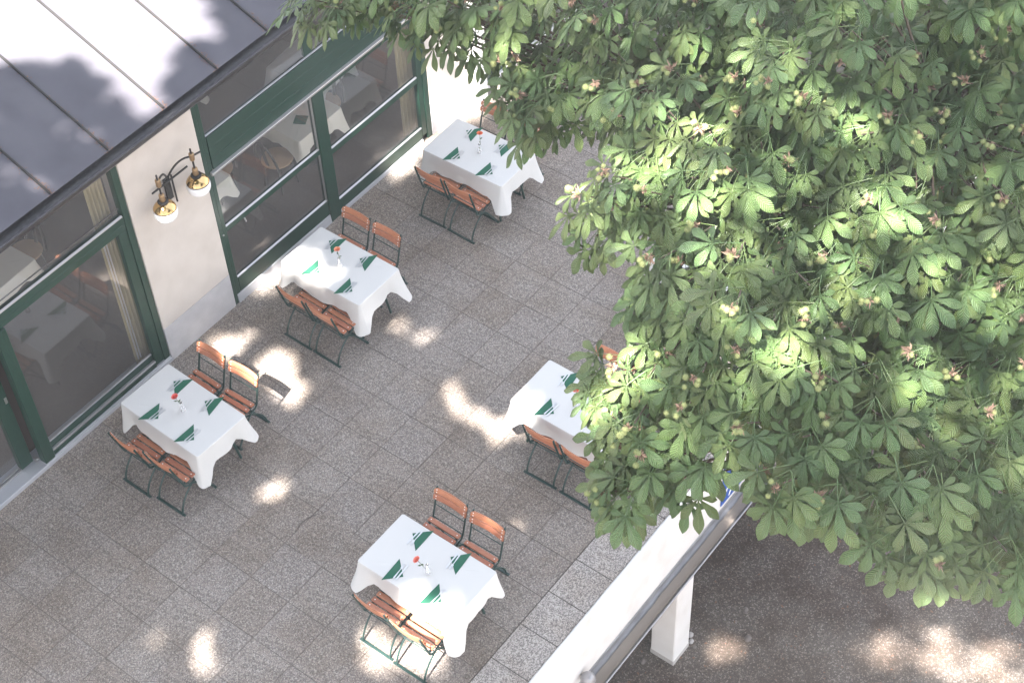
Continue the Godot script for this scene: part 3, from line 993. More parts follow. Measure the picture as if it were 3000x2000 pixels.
# ---------------------------------------------------------------- table, cloth, setting
func make_table() -> Node3D:
	var t := thing("terrace_table", "", "table", Vector3.ZERO, 0.0, "terrace tables under white cloths")
	part(t, "tabletop", span(Vector3(-0.35, 0.725, -0.61), Vector3(0.35, 0.748, 0.61), 0.006), M.dark_wood)
	for sx in [-1, 1]:
		for sz in [-1, 1]:
			part(t, "leg", Shape.new().tube([Vector3(0.26 * sx, 0.0, 0.50 * sz), Vector3(0.22 * sx, 0.35, 0.46 * sz), Vector3(0.25 * sx, 0.725, 0.46 * sz)], 0.016, 6).mesh(), M.chair_steel)
	part(t, "stretcher", Shape.new().tube([Vector3(0, 0.36, -0.46), Vector3(0, 0.36, 0.46)], 0.012, 6).mesh(), M.chair_steel)
	return t


func cloth_mesh(hx: float, hz: float, drop: float, seed_value: int) -> ArrayMesh:
	var r := RandomNumberGenerator.new()
	r.seed = seed_value
	# walk round the table edge: points, outward directions, nearness to a corner
	var rim := []
	var rad := 0.022
	for q in 4:
		var sx: float = [1, -1, -1, 1][q]
		var sz: float = [1, 1, -1, -1][q]
		var cc := Vector3(sx * (hx - rad), 0, sz * (hz - rad))
		for k in 13:
			var a := PI / 2 * q + PI / 2 * k / 12.0
			var o := Vector3(cos(a), 0, sin(a))
			rim.append([cc + o * rad, o, sin(PI * k / 12.0)])
		var nx := Vector3([1, -1, -1, 1][(q + 1) % 4] * (hx - rad), 0, [1, 1, -1, -1][(q + 1) % 4] * (hz - rad))
		var a2 := PI / 2 * (q + 1)
		var o2 := Vector3(cos(a2), 0, sin(a2))
		var steps := 12 if q % 2 == 0 else 20
		for k in range(1, steps):
			rim.append([cc.lerp(nx, float(k) / steps) + o2 * rad, o2, 0.0])
	var count := rim.size()
	# how much cloth hangs and how far it stands off, smooth round the edge
	var hang := []
	var flare := []
	var fold := []
	for k in count:
		var nearest := 1e9
		var which := 0
		for q in 4:
			var cn := Vector3([1, -1, -1, 1][q] * hx, 0, [1, 1, -1, -1][q] * hz)
			var d: float = cn.distance_to(rim[k][0])
			if d < nearest:
				nearest = d
				which = q
		var ear := exp(-pow(nearest / 0.115, 2.0))
		var back := exp(-pow((nearest - 0.19) / 0.08, 2.0))
		hang.append(drop * (1.0 + ear * (0.85 + 0.25 * sin(seed_value * 1.7 + which * 2.1)) - back * 0.10))
		flare.append(0.030 + ear * (0.060 + 0.03 * sin(seed_value + which * 1.3)) - back * 0.016)
		fold.append(1.0 - ear * 0.8)
	var ph := r.randf() * TAU
	var rows := []
	for j in [0.06, 0.30, 0.60, 0.85, 0.96]:
		var row := []
		for k in count:
			var e: Vector3 = rim[k][0]
			var p := Vector3(e.x * j, 0.0, e.z * (1.0 - (1.0 - j) * 0.9) if false else e.z * j)
			p.y = 0.0012 * sin(p.x * 17.0 + ph) * sin(p.z * 13.0 + ph * 2.0)
			# creases left by ironing
			for cr in [-0.31, 0.31]:
				p.y += 0.0035 * exp(-pow((p.z - cr * hz * 1.9) / 0.012, 2.0))
			row.append(p)
		rows.append(row)
	for q in [[0.0, 0.0], [0.35, 0.2], [0.75, 0.8]]:
		var row := []
		for k in count:
			row.append(rim[k][0] + rim[k][1] * 0.008 * q[0] + Vector3(0, -0.010 * q[1], 0))
		rows.append(row)
	var down := 10
	for j in range(1, down + 1):
		var u := float(j) / down
		var row := []
		for k in count:
			var along := TAU * k / count
			var wave := sin(along * 9.0 + ph) * 0.55 + sin(along * 17.0 + ph * 3.1) * 0.45 + 0.3 * sin(along * 29.0 + ph * 1.7)
			var off: float = 0.008 + flare[k] * pow(u, 1.3) + fold[k] * wave * 0.019 * pow(u, 1.2)
			var hem: float = hang[k] * (1.0 + 0.06 * fold[k] * sin(along * 9.0 + ph + 1.0))
			row.append(rim[k][0] + rim[k][1] * off + Vector3(0, -0.012 - hem * u, 0))
		rows.append(row)
	var s := Shape.new()
	for q in rows:
		q.reverse()
	s.sheet(rows, true)
	# close the middle of the top
	var mid := Vector3.ZERO
	for k in count:
		s.tri(mid, rows[0][k], rows[0][(k + 1) % count])
	return s.mesh()


func fork_mesh() -> ArrayMesh:
	var s := Shape.new()
	s.plate(PackedVector2Array([Vector2(-0.105, -0.006), Vector2(-0.09, -0.0085), Vector2(0.01, -0.0035), Vector2(0.030, -0.004), Vector2(0.045, -0.012), Vector2(0.060, -0.0125), Vector2(0.060, 0.0125), Vector2(0.045, 0.012), Vector2(0.030, 0.004), Vector2(0.01, 0.0035), Vector2(-0.09, 0.0085), Vector2(-0.105, 0.006)]), 0.003, Transform3D(Basis(Vector3.RIGHT, -PI / 2), Vector3.ZERO))
	for k in 4:
		s.box(Vector3(0.080, 0.001, -0.0104 + 0.0069 * k), Vector3(0.042, 0.0025, 0.0034), 0.0)
	return s.mesh()


func knife_mesh() -> ArrayMesh:
	var s := Shape.new()
	s.plate(PackedVector2Array([Vector2(-0.110, -0.007), Vector2(-0.10, -0.009), Vector2(0.0, -0.007), Vector2(0.005, -0.010), Vector2(0.085, -0.010), Vector2(0.108, -0.003), Vector2(0.112, 0.005), Vector2(0.09, 0.007), Vector2(0.0, 0.006), Vector2(-0.10, 0.009), Vector2(-0.110, 0.007)]), 0.0035, Transform3D(Basis(Vector3.RIGHT, -PI / 2), Vector3.ZERO))
	return s.mesh()


func napkin_mesh() -> ArrayMesh:
	var s := Shape.new()
	for k in 2:
		var g := 0.006 * k
		s.plate(PackedVector2Array([Vector2(-0.155 + g, -0.06), Vector2(0.155 - g * 2, -0.06 + g * 0.3), Vector2(0.0 + g, 0.104 - g)]), 0.0018, Transform3D(Basis(Vector3.RIGHT, PI / 2), Vector3(0, 0.0012 + 0.0024 * k, 0.0)))
	return s.mesh()


func make_rose(label: String, at: Vector3, lean: Vector3, tall: float, m: Material, leaf_side: float) -> void:
	var v := thing("rose", label, "rose", at, 0.0, "single roses on the terrace tables")
	var tip := Vector3(lean.x, tall, lean.z)
	part(v, "stem", Shape.new().tube([Vector3(0, 0.012, 0), tip * 0.5 + Vector3(0.004, 0, 0.003), tip], 0.0028, 5).mesh(), M.rose_stem)
	var q := Basis(Quaternion(Vector3.UP, (tip - Vector3(0, tall * 0.3, 0)).normalized()))
	for k in 3:
		for p in 5:
			var a := TAU * (p + 0.5 * k) / 5.0
			var rows := []
			for i in 4:
				var u := i / 3.0
				var row := []
				for j in 4:
					var w := (j / 3.0 - 0.5) * 1.6
					var rad: float = (0.010 + 0.007 * k) * (0.45 + 0.75 * u + 0.25 * k * u * u)
					row.append(Vector3(cos(a + w) * rad, 0.036 * u * (1.0 - 0.12 * k) - 0.010 * absf(w) * u, sin(a + w) * rad))
				rows.append(row)
			part(v, "petal", Shape.new().sheet(rows).mesh(), m, Transform3D(q, tip))
	for k in 2:
		var f := Vector3(cos(leaf_side + k * 2.2), 0.25, sin(leaf_side + k * 2.2))
		var o := tip * (0.72 - 0.10 * k)
		var sd := f.cross(Vector3.UP).normalized() * 0.012
		part(v, "leaf", Shape.new().sheet([[o, o, o], [o + f * 0.02 - sd, o + f * 0.02 + Vector3(0, -0.003, 0), o + f * 0.02 + sd], [o + f * 0.045, o + f * 0.045, o + f * 0.045]]).mesh(), M.rose_stem)


func dress_table(at: Vector3, where: String, seed_value: int, places: Array, rose: Material, rose_word: String, lean: Vector3, tall: float, vase_at: Vector2) -> void:
	var y := 0.757
	var words := {"front near": "window-side front place", "front far": "edge-side front place", "back near": "window-side back place", "back far": "edge-side back place"}
	for p in places:
		var front: bool = p.begins_with("front")
		var near: bool = p.ends_with("near")
		var c := Vector3(-0.24 if front else 0.24, y, (-0.22 if near else 0.30) if front else (-0.28 if near else 0.24))
		c += Vector3(rng.randf_range(-0.012, 0.012), 0, rng.randf_range(-0.015, 0.015))
		var turn := rng.randf_range(-0.10, 0.10) + (0.0 if front else PI + 0.08)
		var spot: String = words[p] + " of the " + where
		var n := Transform3D(Basis(Vector3.UP, turn), at + c)
		solo("napkin", M_napkin, M.napkin, "green paper napkin at the %s" % spot, "napkin", n, "folded green napkins")
		var f := Transform3D(Basis(Vector3.UP, turn + rng.randf_range(-0.06, 0.06)), at + c + Basis(Vector3.UP, turn) * Vector3(0.03, 0.0062, 0.030))
		solo("fork", M_fork, M.cutlery, "steel fork at the %s" % spot, "fork", f, "forks on napkins")
		var k := Transform3D(Basis(Vector3.UP, turn + rng.randf_range(-0.06, 0.06)), at + c + Basis(Vector3.UP, turn) * Vector3(0.035, 0.0062, 0.064))
		solo("knife", M_knife, M.cutlery, "steel knife at the %s" % spot, "knife", k, "knives on napkins")
	var vp := at + Vector3(vase_at.x, y - 0.001, vase_at.y)
	solo("bud_vase", Shape.new().lathe([Vector2(0.001, 0.0), Vector2(0.026, 0.0), Vector2(0.030, 0.006), Vector2(0.030, 0.05), Vector2(0.017, 0.095), Vector2(0.016, 0.125), Vector2(0.019, 0.14), Vector2(0.016, 0.139), Vector2(0.0135, 0.125), Vector2(0.0145, 0.095), Vector2(0.027, 0.05), Vector2(0.027, 0.009), Vector2(0.001, 0.009)], 18).mesh(), M.vase_glass, "small clear glass vase holding the rose on the %s" % where, "vase", Transform3D(Basis(), vp), "bud vases")
	make_rose("%s rose in a glass vase on the %s" % [rose_word, where], vp, lean, tall, rose, seed_value * 1.3)


var M_napkin: ArrayMesh
var M_fork: ArrayMesh
var M_knife: ArrayMesh


func make_furniture() -> void:
	M_napkin = napkin_mesh()
	M_fork = fork_mesh()
	M_knife = knife_mesh()
	var chair0 := make_chair()
	var table0 := make_table()
	var first_chair := true
	# centre, small turn, chairs: [front z pair], [back z pair], name of the table
	var four := ["front near", "front far", "back near", "back far"]
	var sets := [
		{"c": Vector3(-1.952, 0, 1.202), "turn": -0.035, "front": [[-2.715, 1.050], [-2.675, 1.552]], "back": [[-1.150, 0.905], [-1.140, 1.405]], "where": "sliding-door table", "places": four, "rose": M.rose_pink, "word": "pink", "lean": Vector3(-0.04, 0, -0.02), "tall": 0.25},
		{"c": Vector3(0.763, 0, 1.162), "turn": 0.0, "front": [[-0.003, 1.055], [-0.008, 1.526]], "back": [[1.515, 0.805], [1.518, 1.300]], "where": "long-window table", "places": four, "rose": M.rose_peach, "word": "peach", "lean": Vector3(-0.005, 0, -0.005), "tall": 0.27},
		{"c": Vector3(3.326, 0, 1.288), "turn": 0.02, "front": [[2.563, 1.075], [2.560, 1.547]], "back": [[4.085, 0.985], [4.105, 1.500]], "where": "wall-corner table", "places": four, "rose": M.rose_orange, "word": "orange", "lean": Vector3(0.02, 0, 0.0), "tall": 0.29},
		{"c": Vector3(-1.971, 0, 4.748), "turn": 0.0, "front": [[-2.717, 4.610], [-2.728, 5.080]], "back": [[-1.172, 4.450], [-1.180, 4.950]], "where": "foremost table", "places": four, "rose": M.rose_coral, "word": "coral", "lean": Vector3(-0.055, 0, -0.075), "tall": 0.22},
		{"c": Vector3(0.655, 0, 4.735), "turn": 0.0, "front": [[0.036, 4.684], [0.036, 5.18]], "back": [[1.480, 4.67], [1.480, 5.17]], "where": "half-hidden table", "places": ["front near", "back near"], "rose": M.rose_orange, "word": "orange red", "lean": Vector3(-0.01, 0, 0.0), "tall": 0.27},
		{"c": Vector3(3.35, 0, 4.70), "turn": 0.0, "front": [], "back": [], "where": "leaf-covered table", "places": [], "rose": null},
	]
	for k in sets.size():
		var s: Dictionary = sets[k]
		var t: Node3D = table0 if k == 0 else copy(table0, "")
		t.set_meta("label", "green-legged %s, the table itself under its cloth" % s.where)
		t.position = s.c
		t.rotation.y = s.turn
		var cl := solo("tablecloth", cloth_mesh(0.365, 0.625, 0.235, 3 + k * 5), M.linen, "white cloth on the %s" % s.where, "tablecloth", Transform3D(Basis(Vector3.UP, s.turn), s.c + Vector3(0, 0.755, 0)), "white tablecloths on the terrace")
		for side in ["front", "back"]:
			for q in s[side].size():
				var p: Array = s[side][q]
				var c: Node3D = chair0 if first_chair else copy(chair0, "")
				first_chair = false
				var words := "%s slatted garden chair on the %s side of the %s" % ["window-side" if q == 0 else "edge-side", side, s.where]
				c.set_meta("label", words)
				c.position = Vector3(p[0], 0, p[1])
				c.rotation.y = (0.0 if side == "front" else PI) + rng.randf_range(-0.035, 0.035)
		if s.rose:
			dress_table(s.c, s.where, 3 + k, s.places, s.rose, s.word, s.lean, s.tall, Vector2(-0.005, 0.02) if k != 3 else Vector2(-0.05, 0.06))
	inside_things()


# ---------------------------------------------------------------- behind the glass
func inside_things() -> void:
	var spots := [[2.55, -1.15, 0.0, "nearest the long window"], [3.45, -1.75, 0.1, "next to the yellow curtain"], [0.75, -1.45, 0.0, "behind the left bay of the long window"], [-1.75, -2.35, 0.05, "deep behind the sliding door"], [1.9, -3.2, 0.0, "deep in the dining room"]]
	var t0: Node3D
	var c0: Node3D
	for k in spots.size():
		var s: Array = spots[k]
		var t: Node3D
		if k == 0:
			t0 = thing("dining_table", "", "table", Vector3.ZERO, 0.0, "tables in the dining room")
			part(t0, "tabletop", span(Vector3(-0.40, 0.72, -0.40), Vector3(0.40, 0.75, 0.40), 0.006), M.tan_wood)
			part(t0, "column", Shape.new().lathe([Vector2(0.24, 0.0), Vector2(0.22, 0.03), Vector2(0.05, 0.07), Vector2(0.045, 0.72)], 14).mesh(), M.dark_wood)
			t = t0
		else:
			t = copy(t0, "")
		t.set_meta("label", "dining table behind the glass, %s" % s[3])
		t.position = Vector3(s[0], -0.004, s[1])
		t.rotation.y = s[2]
		solo("inside_tablecloth", cloth_mesh(0.415, 0.415, 0.20, 60 + k), M.cream_linen if k != 1 else M.linen, "cloth on the dining table %s" % s[3], "tablecloth", Transform3D(Basis(Vector3.UP, s[2]), Vector3(s[0], 0.755, s[1])), "tablecloths in the dining room")
		var nk := solo("inside_napkin", bx(Vector3.ZERO, Vector3(0.17, 0.006, 0.17), 0.002), M.napkin, "square green napkin on the dining table %s" % s[3], "napkin", Transform3D(Basis(Vector3.UP, 0.5), Vector3(s[0] - 0.08, 0.760, s[1] + 0.14)), "napkins in the dining room")
		for q in 2:
			var c: Node3D
			if k == 0 and q == 0:
				c0 = thing("dining_chair", "", "chair", Vector3.ZERO, 0.0, "bentwood chairs in the dining room")
				part(c0, "seat", Shape.new().lathe([Vector2(0.001, 0.43), Vector2(0.20, 0.43), Vector2(0.215, 0.445), Vector2(0.205, 0.465), Vector2(0.001, 0.47)], 20).mesh(), M.tan_wood)
				for a in 4:
					var d := Vector3(cos(a * TAU / 4 + 0.78), 0, sin(a * TAU / 4 + 0.78))
					part(c0, "leg", Shape.new().tube([d * 0.22, d * 0.17 + Vector3(0, 0.43, 0)], 0.016, 6).mesh(), M.dark_wood)
				var hoop := []
				for a in 13:
					var u := PI * a / 12.0
					hoop.append(Vector3(-0.17 - 0.07 * sin(u), 0.44 + 0.44 * sin(u), 0.19 * cos(u)))
				part(c0, "back_hoop", Shape.new().tube(hoop, 0.018, 7).mesh(), M.dark_wood)
				part(c0, "back_splat", Shape.new().tube([Vector3(-0.18, 0.45, 0), Vector3(-0.21, 0.66, 0), Vector3(-0.24, 0.87, 0)], 0.03, 6, Vector2(1.2, 0.4)).mesh(), M.dark_wood)
				c = c0
			else:
				c = copy(c0, "")
			c.position = Vector3(s[0] + (-0.58 if q == 0 else 0.62), -0.004, s[1] + (0.12 if q == 0 else -0.1))
			c.rotation.y = 0.0 if q == 0 else PI
			c.set_meta("label", "bentwood chair %s the dining table %s" % ["left of" if q == 0 else "right of", s[3]])
	for q in [[3.55, 3.86, "yellow curtain at the right end of the long window"], [-1.46, -1.22, "yellow curtain inside the sliding door beside the pier"]]:
		var rows := [[], []]
		var n := 40
		for k in n:
			var u := float(k) / (n - 1)
			var x: float = lerpf(q[0], q[1], u)
			var z := -0.22 + 0.035 * sin(u * TAU * 4.5)
			rows[0].append(Vector3(x, 3.15, z))
			rows[1].append(Vector3(x, 0.05, z * 1.02))
		solo("curtain", Shape.new().sheet(rows).mesh(), M.curtain_cloth, q[2], "curtain", Transform3D(), "yellow curtains")


# ---------------------------------------------------------------- chestnut trees
const SHOOTS := [[-43,744,826,-277,669,989,-258,679,792,-202,673,933,-27,791,707,-235,712,781,-233,721,849,-98,657,933,-323,698,912,-250,713,807,-89,691,545,-268,692,850,-54,770,766,-136,669,964,-64,724,695,-252,713,869,-167,671,1014,-129,721,820,20,750,812,60,790,788,-143,674,901,-106,703,588,-124,668,983,-230,670,1006,-100,729,462,-269,668,1036,-296,697,870,-75,686,964,-82,764,757,-264,692,976,74,786,844,-10,767,667,65,775,812,-65,712,860,-91,722,420,-63,721,941,-312,661,798,-84,718,586,-89,713,889,-50,744,618,-151,745,766,-25,779,803,-9,724,891,-62,704,908,-108,705,868,-274,690,950,-189,719,769,-119,707,840,81,742,897,-339,630,811,43,712,873,-98,711,394,30,734,850,47,729,902,-256,694,908,22,780,781,-193,699,882,-120,683,896,-226,678,960,-5,804,757,-145,657,945,-287,699,904,-113,728,636,-34,724,958,-12,781,746,-73,732,786,-293,683,827,-11,729,924,-84,720,491,-262,699,885,-106,726,847,-64,777,748,89,797,862,-7,741,817,-151,708,841,-200,718,829,-49,743,790,-103,693,917,-85,731,530,-212,692,912,-253,743,832,-303,666,845,73,758,855,-155,718,873,-87,742,678,-74,745,818,77,731,866,-56,723,635,-307,688,935,-91,685,337,-181,676,981,-74,757,532,-41,772,721,-8,767,632,-106,688,965,-114,687,990,-211,736,807,-284,674,789,-179,688,925,-150,715,692,-142,683,1014,-32,760,633,-118,741,794,-240,687,762,-189,661,1027,-69,731,550,-292,664,1007,-44,712,889,-125,721,662,-127,744,698,-52,765,574,-202,730,855,-221,720,868,-43,747,649,-180,694,697,-248,649,1056,-240,682,1057,-34,791,782,91,778,883,-181,666,959,-35,761,784,-300,687,960,-12,810,736,-168,738,744,-126,694,575,-206,676,995,-55,727,921,59,746,800,-252,704,840,-252,709,931,-35,725,661,-77,726,832,-12,711,862,-159,718,808,-166,704,886,-278,685,923,-88,735,738,-123,749,769,-247,654,1004,89,772,863,-318,644,816,-58,733,479,-39,734,850,-37,745,699,-63,692,928,-115,703,385,7,740,935,61,748,822,-6,730,852,-290,641,760,-74,746,608,-182,703,739,-122,712,779,-126,666,918,-278,698,826,15,812,782,-137,752,737,-31,755,605,80,758,881,-316,640,844,-119,746,672,-52,707,959,-194,704,678,-229,668,1028,-250,716,896,-26,759,687,80,790,823,-80,713,800,55,745,848,-160,723,774,17,727,903,-70,766,558,-80,764,781,-143,655,989,-92,691,944,-304,671,985,-177,717,718,-137,726,709,-78,753,588,-79,740,465,-228,718,758,-83,687,989,-70,724,759,-84,733,625,-26,756,659,-62,698,977,-7,774,720,-106,711,436,-70,746,723,-111,673,336,30,722,825,-240,688,987,81,757,826,-103,698,892,-26,716,932,-56,756,595,-181,720,690,-38,756,806,-135,700,354,-137,704,382,-111,691,386,-101,697,407,-98,695,431,-98,693,451,-97,693,472,-95,711,491,-82,702,458,-93,700,507,-94,693,534,-116,686,557,-127,675,579,-112,688,580,-115,687,601,-86,687,573,-271,651,759,-288,647,768,-298,636,779,-289,654,782,-310,634,794,-313,622,788,-296,643,795,-182,655,675,-336,615,800],[-80,674,323,18,703,623,-199,608,1009,-41,710,542,-201,699,766,-93,691,689,-219,661,764,-203,663,849,-171,674,837,17,682,857,-142,690,691,-7,662,893,79,721,803,-262,663,879,-19,719,553,-180,636,981,-46,680,609,-193,675,788,-134,611,936,-52,685,531,96,694,845,140,720,852,-2,697,925,-226,648,936,38,692,926,-60,698,770,-112,696,672,6,753,712,-60,646,976,3,660,943,-46,619,922,-205,647,900,135,721,804,-38,712,687,-115,637,902,38,664,887,-30,693,640,-57,694,453,-237,604,773,117,696,876,-18,685,775,-149,679,860,-253,634,837,-167,636,1010,109,719,840,-24,735,745,54,744,738,-10,741,596,-38,689,868,-69,602,934,-55,689,499,3,721,790,-107,683,784,-111,674,730,-186,664,896,15,717,752,-79,660,883,-197,636,1032,-280,588,800,-104,612,998,-41,731,522,-72,692,795,-7,691,805,-250,603,978,-104,628,977,-283,646,911,-203,656,950,-12,673,821,18,736,670,-115,656,872,-159,677,774,71,749,758,-83,698,652,-13,642,938,-43,680,808,-245,643,806,-74,642,901,-233,624,1059,96,752,774,64,698,836,55,690,866,-264,645,956,-11,724,714,-106,710,739,38,723,768,-73,680,852,-219,656,812,-56,699,591,-144,690,808,131,716,880,-210,689,821,67,674,889,135,748,832,-32,714,599,4,704,670,-58,692,707,-204,609,984,-264,588,769,-145,639,917,-100,668,833,-49,664,914,-209,653,873,-80,668,541,21,700,828,-19,698,733,-102,604,948,12,739,628,-249,628,999,-115,690,813,-229,646,967,-3,701,756,48,760,715,-237,640,909,-66,667,565,138,763,862,-283,626,831,-132,614,984,-37,707,465,56,710,794,-147,700,776,31,761,696,-141,653,662,-297,555,780,-71,681,388,-127,634,882,-59,620,989,-55,643,948,-72,673,749,42,750,783,-178,690,813,-32,659,884,124,686,817,-60,694,677,89,689,881,-177,664,863,-240,663,854,71,700,912,-205,601,1033,12,748,749,-82,622,915,-186,639,922,-76,669,617,-63,702,418,-150,689,720,-88,691,822,-28,655,967,-74,647,853,-49,655,331,-9,659,920,-166,646,1032,-189,608,1050,-36,705,567,-277,642,884,152,728,870,-79,630,960,-262,605,750,3,688,610,-191,653,736,-51,690,735,-26,695,709,-261,639,928,104,731,789,-147,689,833,27,670,942,-238,648,778,-7,701,648,-145,675,742,-268,616,800],[-72,637,705,-81,559,955,-95,656,752,-28,564,880,36,620,840,-169,625,825,-189,573,956,31,697,577,-37,609,833,116,696,745,9,650,538,-158,579,993,-11,631,788,43,673,728,-43,671,669,-230,599,803,-188,613,851,-115,585,875,188,690,855,-171,611,768,14,593,946,-167,599,926,53,607,885,24,638,720,17,665,786,-34,579,918,-8,586,890,65,723,687,190,669,783,-116,624,810,-179,598,880,146,641,780,1,626,925,62,665,803,77,705,723,151,638,864,163,678,821,-192,637,744,62,703,627,58,647,635,-28,637,755,-43,665,623,-24,565,964,-106,654,673,-8,634,692,78,660,762,6,669,509,-250,563,763,13,646,426,20,652,610,-116,629,742,-150,557,1031,3,676,701,-84,568,995,-217,590,889,43,670,515,86,649,853,-199,575,750,158,631,831,50,684,686,-4,651,475,-120,568,1013,-79,586,845,34,653,919,-28,635,528,-190,549,983,5,608,860,-94,648,808,47,626,807,-130,570,951,161,673,864,52,674,609,-58,552,913,-11,639,364,202,696,818,97,639,909,-205,622,812,-254,521,775,152,701,757,-1,673,589,-155,645,791,-143,603,852,-211,593,836,-189,567,922,-228,537,785,-151,636,727,121,637,816,-18,641,565,-169,549,1007,76,632,828,84,630,882,28,625,750,196,719,852,-7,622,827,69,620,857,-88,618,771,50,612,936,-51,636,637,-24,661,417],[199,627,739,141,563,841,-157,514,758,123,574,770,-25,477,901,38,526,869,155,654,707,-1,581,644,35,479,956,-125,538,792,77,574,746,100,620,702,79,547,839,267,596,756,-143,479,955,-103,513,846,-82,537,688,-54,563,791,214,581,833,25,552,820,67,620,457,-140,512,899,-5,499,857,-93,554,757,-67,501,974,98,618,641,276,637,811,157,608,734,54,554,717,75,552,883,175,578,770,-32,583,742,-119,490,985,66,517,931,76,588,578,118,574,905,65,612,509,-165,499,859,-166,522,812,263,595,835,43,588,684,72,555,785,111,631,560,-38,537,826,-179,472,759,22,581,583,159,622,619,-156,464,708,-99,498,944,161,582,870,-127,539,732,24,493,907,52,607,413,-2,577,773,69,554,443,-64,581,706,37,604,643,217,589,787,-106,474,1025,42,587,537,-11,584,693,88,585,819,-28,561,614]]
# gaps in the tall tree's crown, by where the sun through them lands: x, z at terrace level, half sizes, turn
const GAPS := [
	[-0.46, 0.36, 0.27, 0.20, 0.3], [-0.38, 1.05, 0.24, 0.26, 0.0], [-0.60, 1.46, 0.28, 0.24, 0.4], [-1.70, 2.35, 0.20, 0.13, 0.2],
	[0.95, 1.85, 0.12, 0.20, 0.2], [1.02, 2.22, 0.09, 0.15, 0.4], [0.50, 3.12, 0.12, 0.16, 0.0], [0.40, 3.52, 0.16, 0.24, 0.1], [0.42, 3.95, 0.24, 0.22, 0.0], [0.78, 4.08, 0.28, 0.17, 0.2],
	[-2.62, 4.65, 0.22, 0.28, 0.0], [-2.35, 5.00, 0.42, 0.26, 0.1], [-2.0, 4.78, 0.30, 0.22, 0.0], [-1.72, 5.12, 0.16, 0.10, 0.0],
	[-3.74, 3.10, 0.13, 0.10, 0.0], [-3.82, 3.34, 0.17, 0.12, 0.5], [-3.98, 2.64, 0.05, 0.04, 0.0], [-3.62, 3.86, 0.07, 0.08, 0.0],
	[3.45, 0.02, 0.50, 0.24, 0.0], [4.55, 0.05, 0.65, 0.32, 0.0], [5.45, -0.15, 0.80, 0.42, 0.0], [5.5, 0.55, 0.4, 0.3, 0.2],
	[0.95, 0.52, 0.36, 0.26, 0.0], [1.08, 0.93, 0.20, 0.18, 0.0], [0.60, 0.04, 0.38, 0.12, 0.0], [-2.75, 0.36, 0.01, 0.08, 0.5], [-3.05, 0.38, 0.02, 0.0, 0.0],
	[3.11, 1.87, 0.05, 0.04, 0.0], [-0.60, 4.85, 0.07, 0.05, 0.0], [0.63, 9.30, 0.45, 0.36, 0.0], [0.30, 8.72, 0.30, 0.22, 0.0], [0.86, 10.0, 0.45, 0.45, 0.0], [-0.90, 7.17, 0.25, 0.20, 0.0],
	[3.38, 6.02, 0.18, 0.15, 0.0], [3.02, 5.90, 0.14, 0.12, 0.0], [2.90, 6.42, 0.18, 0.13, 0.0], [2.52, 6.80, 0.13, 0.10, 0.0], [1.48, 6.70, 0.20, 0.15, 0.0], [1.08, 6.62, 0.14, 0.14, 0.0], [4.13, 6.90, 0.12, 0.09, 0.0], [2.57, 5.46, 0.18, 0.14, 0.0], [2.1, 7.6, 0.12, 0.10, 0.0], [3.5, 7.3, 0.13, 0.10, 0.0],
]
# the sunlit part of the roof, x and z on the sheet
const ROOF_SUN := [[-6.0, -6.0], [1.16, -6.0], [1.16, -0.57], [1.02, -0.45], [0.99, -0.21], [0.71, -0.17], [0.62, -0.40], [0.30, -0.33], [0.19, -0.15], [-0.12, -0.16], [-0.13, 0.10], [-0.70, 0.10], [-0.63, -0.31], [-0.84, -0.40], [-0.62, -0.47], [-0.64, -0.62], [-0.62, -0.92], [-0.82, -1.02], [-1.06, -1.18], [-1.34, -1.32], [-2.2, -1.7], [-6.0, -2.6]]
const ROOF_FLECKS := [[-1.34, -0.40, 0.10], [-1.22, -0.19, 0.09], [-1.05, -0.16, 0.06], [-2.10, -0.38, 0.11], [-1.62, -0.90, 0.05], [-2.0, -0.15, 0.07], [-1.45, -0.62, 0.05]]


var edge_noise := FastNoiseLite.new()


func leaf_mesh(seed_value: int, rough_cut := false) -> ArrayMesh:
	var r := RandomNumberGenerator.new()
	r.seed = seed_value
	var s := Shape.new()
	var n: int = 7 if r.randf() < 0.65 else 5
	var arc := 2.05 if n == 7 else 1.55
	for i in n:
		var q := (i - (n - 1) * 0.5) / ((n - 1) * 0.5)
		var ang := q * arc + r.randf_range(-0.08, 0.08)
		var long := 0.228 * (1.0 - 0.46 * pow(absf(q), 1.5)) * r.randf_range(0.9, 1.08)
		var wide := long * r.randf_range(0.165, 0.200)
		var droop := r.randf_range(0.12, 0.42)
		var fold := r.randf_range(0.05, 0.45)
		var roll := r.randf_range(-0.35, 0.35)
		var curl := r.randf_range(-0.25, 0.25)
		var steps := [0.03, 0.25, 0.45, 0.62, 0.74, 0.85, 0.94, 1.0] if not rough_cut else [0.05, 0.62, 1.0]
		var sides := [-1.0, -0.5, 0.0, 0.5, 1.0] if not rough_cut else [-1.0, 0.0, 1.0]
		var rows := []
		var fr := Basis(Vector3.UP, -ang)
		for u in steps:
			var w := wide * (0.06 + 0.94 * pow(u / 0.66, 1.25))
			if u > 0.66:
				w = wide * (1.0 - pow((u - 0.66) / 0.34, 2.2)) + 0.0006
			var row := []
			for e in sides:
				var p := Vector3(long * u, 0, w * e)
				p.y = -droop * long * u * u + absf(e) * w * fold - e * e * w * 0.25 + e * w * roll + sin(u * 9.0 + i) * 0.0025 * absf(e)
				p.z += curl * long * u * u * 0.3
				row.append(fr * p)
			rows.append(row)
		s.sheet(rows, false, true)
	if not rough_cut:
		s.tube([Vector3(-0.17, -0.035, 0), Vector3(-0.08, -0.004, 0), Vector3(0.004, 0, 0)], [0.0032, 0.0024, 0.0026], 4)
	return s.mesh()


